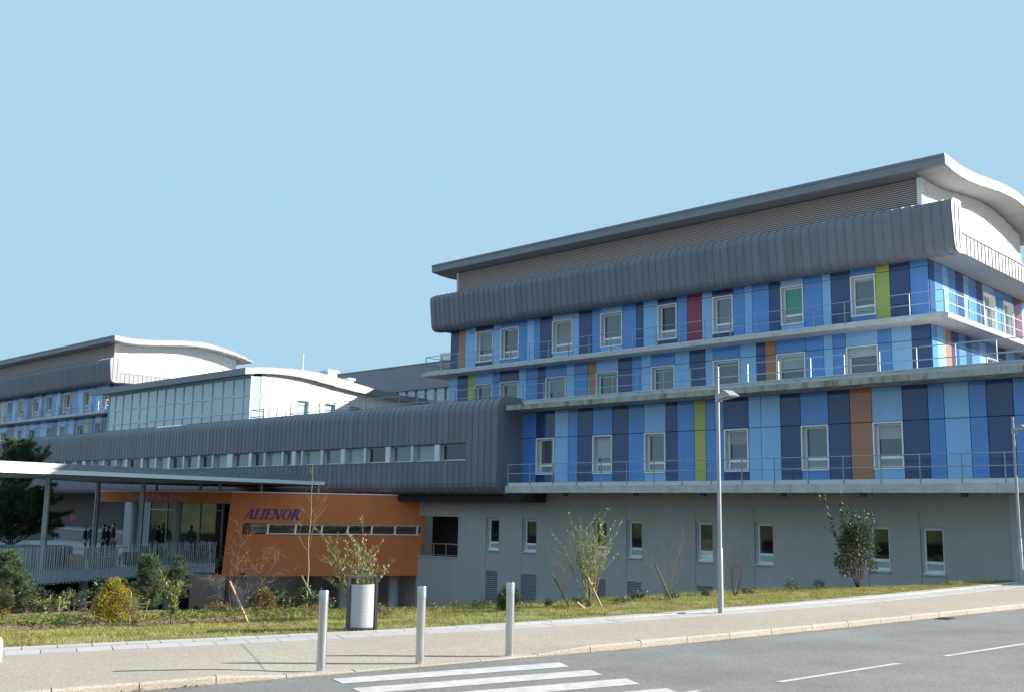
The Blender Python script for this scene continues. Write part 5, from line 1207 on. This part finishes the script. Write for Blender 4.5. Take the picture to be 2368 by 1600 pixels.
for x, y, h, lab in ((-27.5, 19.3, .9, 'dark shrub in the shade below the deck end'), (-24.5, 18.0, .8, 'dark shrub in the shade left of the orange wall columns'), (-29.0, 19.5, 1.0, 'dark shrub deep in the shade behind the young pines'), (-20.6, 15.2, .5, 'dark low shrub right of the tall sapling')): shrub_nandina(x, y, h, h * 1.3, 'leaf_dark', lab, 700)
# bare shrubs and the sapling
def bare(name, row, label, m, nst, depth, nb, spread, r0=.014, lean=.5, up=.08, sh=.6, cat='shrub'):
    x, y, z, h, w = row; z = terr(x, y); B = empty(name, (x, y, z), label, cat); brs = []
    for k in range(nst):
        a = 2 * PI * (k + random.random()) / nst; branch((x + .02 * math.cos(a), y + .02 * math.sin(a), z - .02), (math.cos(a) * lean, math.sin(a) * lean, 1), h * random.uniform(.6, .85), r0, depth, brs, spread, 6, nb, up, sh, .11, .2)
    stems('branches', brs, m, B, 5); return B
bare('bare_shrub', PLX['bare1'][0], 'reddish bare branching shrub tied to a stake before the orange wall', 'twig_red', 5, 3, 4, .5, .005, .4)
bare('bare_shrub', PLX['bare3'][0], 'fine reddish bare shrub left of the tall sunlit shrub', 'twig_red', 4, 3, 4, .4, .005, .25, .12)
bare('bare_shrub', PLX['bare4'][0], 'thin grey bare shrub beside the street lamp', 'bark', 5, 3, 3, .35, .005, .3, .14)
bare('bare_shrub', PLX['bare5'][0], 'dark many stemmed bare shrub right of the street lamp', 'bark_dark', 9, 2, 4, .4, .009, .4, .12)
x, y, z, h, w = PLX['bare2'][0]; z = terr(x, y); B = empty('sapling', (x, y, z), 'tall slender bare sapling in front of the orange wall', 'tree'); brs = []
tp = [Vector((x + .02 * math.sin(i), y + .02 * math.cos(i * 2), z - .05 + h * .98 * i / 10)) for i in range(11)]; b = MB(); b.tube(tp, [.024 * (1 - .8 * i / 10) for i in range(11)], 8); b.build('trunk', 'bark_green', B, smooth=True)
Rv = Vector((.725, .689, 0))
for t, s, L in ((.40, -1, 1.15), (.45, 1, .9), (.52, 1, .8), (.55, -1, .5), (.60, 1, .75), (.64, -1, .45), (.68, 1, .7), (.72, 1, .55), (.74, -1, .4), (.79, 1, .5), (.83, -1, .3), (.86, 1, .35), (.92, -1, .25)):
    d = Rv * s * random.uniform(.5, .9) + Vector((random.gauss(0, .25), random.gauss(0, .25), .65)); branch(tp[0].lerp(tp[-1], t), d, L * random.uniform(.75, 1.0), .006, 2, brs, .4, 5, 3, .12, .45, .09, .3)
stems('branches', brs, 'twig_red', B, 5)
stake((-18.144, 11.256, .556), (-17.935, 11.588, -.245), .024, 'stake', 'pale timber stake leaning through the reddish bare shrub')
stake((-22.081, 15.727, .304), (-21.79, 16.127, -.612), .03, 'stake_dark', 'dark timber stake tied to the tall bare sapling')
stake((-15.493, 17.677, .635), (-15.179, 17.948, -.108), .022, 'stake_dark', 'dark leaning stake left of the tall sunlit shrub')
stake((-15.0, 18.139, .814), (-14.666, 18.41, -.087), .022, 'stake', 'pale leaning stake through the tall sunlit shrub')
stake((-14.879, 17.808, .045), (-14.749, 17.916, -.093), .035, 'stake', 'short pale stake stump on the lawn edge')
stake((-15.053, 20.95, .757), (-14.757, 21.159, -.074), .022, 'stake_dark', 'dark leaning stake through the thin grey bare shrub')
stake((-17.3, 13.6, .85), (-17.05, 13.75, -.2), .022, 'stake', 'pale stake among the evergreen shrub behind the bin')
for a, c, lab in (((-29.4, 12.66, -.5), (-29.4, 12.66, -1.15), 'left of two thin canes by a low shrub'), ((-28.9, 12.72, -.5), (-28.98, 12.72, -1.15), 'right of two thin canes by a low shrub'), ((-19.7, 10.05, .32), (-19.62, 10.02, -.32), 'thin cane right of the golden shrub'), ((-19.25, 10.2, .2), (-19.4, 10.16, -.32), 'slanting thin cane left of the laurel')): stake(a, c, .009, 'stake', lab)
# ground cover: low juniper mats
pts = []; dirs = []
for _ in range(1500):
    x = random.uniform(-36, -15.5); y = random.uniform(3, 21); e = edist(x, y); s_ = (x + 17.5) * .268 + (y - 6.8) * .963
    lo = interp([(-6, 6.2), (0, 5.6), (3, 4.8), (5, 3.7), (12, 3.4)], s_); hi = interp([(0, 15), (8, 13), (12, 5.2), (14, 4.2)], s_)
    if not lo < e < hi: continue
    if math.sin(x * 1.9) * math.sin(y * 2.3 + x) < -.45: continue
    z = terr(x, y); R = random.uniform(.2, .5)
    for k in range(60):
        a = random.uniform(0, 2 * PI); r = R * math.sqrt(random.random()); hh = random.uniform(.01, .12) * (.5 + 1.1 * R)
        pts.append((x + r * math.cos(a), y + r * math.sin(a), z + hh)); dirs.append((math.cos(a) + random.gauss(0, .4), math.sin(a) + random.gauss(0, .4), .35))
gc = leaves('ground_cover', np.array(pts), np.array(dirs), .075, .16, 'juniper', None); tag(gc, 'low spreading green ground cover in the planting bed', 'ground cover', kind='stuff')
ORD = ['leftmost', 'second from left', 'third from left', 'fourth from left', 'fifth from left', 'sixth from left', 'seventh from left', 'rightmost']
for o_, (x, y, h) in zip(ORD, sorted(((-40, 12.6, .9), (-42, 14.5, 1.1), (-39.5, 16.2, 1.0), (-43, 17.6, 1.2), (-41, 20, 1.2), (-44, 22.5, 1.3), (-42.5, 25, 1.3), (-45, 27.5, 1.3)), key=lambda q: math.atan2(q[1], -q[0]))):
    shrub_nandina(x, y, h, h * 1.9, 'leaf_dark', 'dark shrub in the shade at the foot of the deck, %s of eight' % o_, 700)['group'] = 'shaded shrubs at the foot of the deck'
# trees across the road behind the viewer (seen only in the window reflections)
V = []; F = []; nn = 120
hx = np.linspace(-260, 140, nn)
b = MB(); V = []
for i, x in enumerate(hx):
    hgt = 6 + 2.5 * math.sin(i * .7) + 1.6 * math.sin(i * 1.9) + random.uniform(-.7, .7); yb = -75 + 3 * math.sin(i * .5)
    V += [(x, yb + 2, -4), (x, yb + random.uniform(0, 1), hgt * .6), (x, yb - 2, hgt), (x, yb - 6, hgt * .8), (x, yb - 9, -4)]
b.add(V, [(i * 5 + j, i * 5 + j + 1, (i + 1) * 5 + j + 1, (i + 1) * 5 + j) for i in range(nn - 1) for j in range(4)])
b.build('far_tree_belt', 'hedge', None, label='long belt of trees across the road', cat='trees', kind='stuff')
gb = MB(); gb.add([(30, -60, plane(30, -60) - .15), (140, -60, 1), (140, 60, 1.5), (30, 60, plane(30, 60) - .15)], [(0, 1, 2, 3)]); gb.add([(-300, -140, -2.5), (140, -140, -.5), (140, -60, 1), (-12, -60, -.8), (-300, -60, -5)], [(0, 1, 2, 3, 4)])
gb.build('far_verge', 'verge', None, kind='structure')
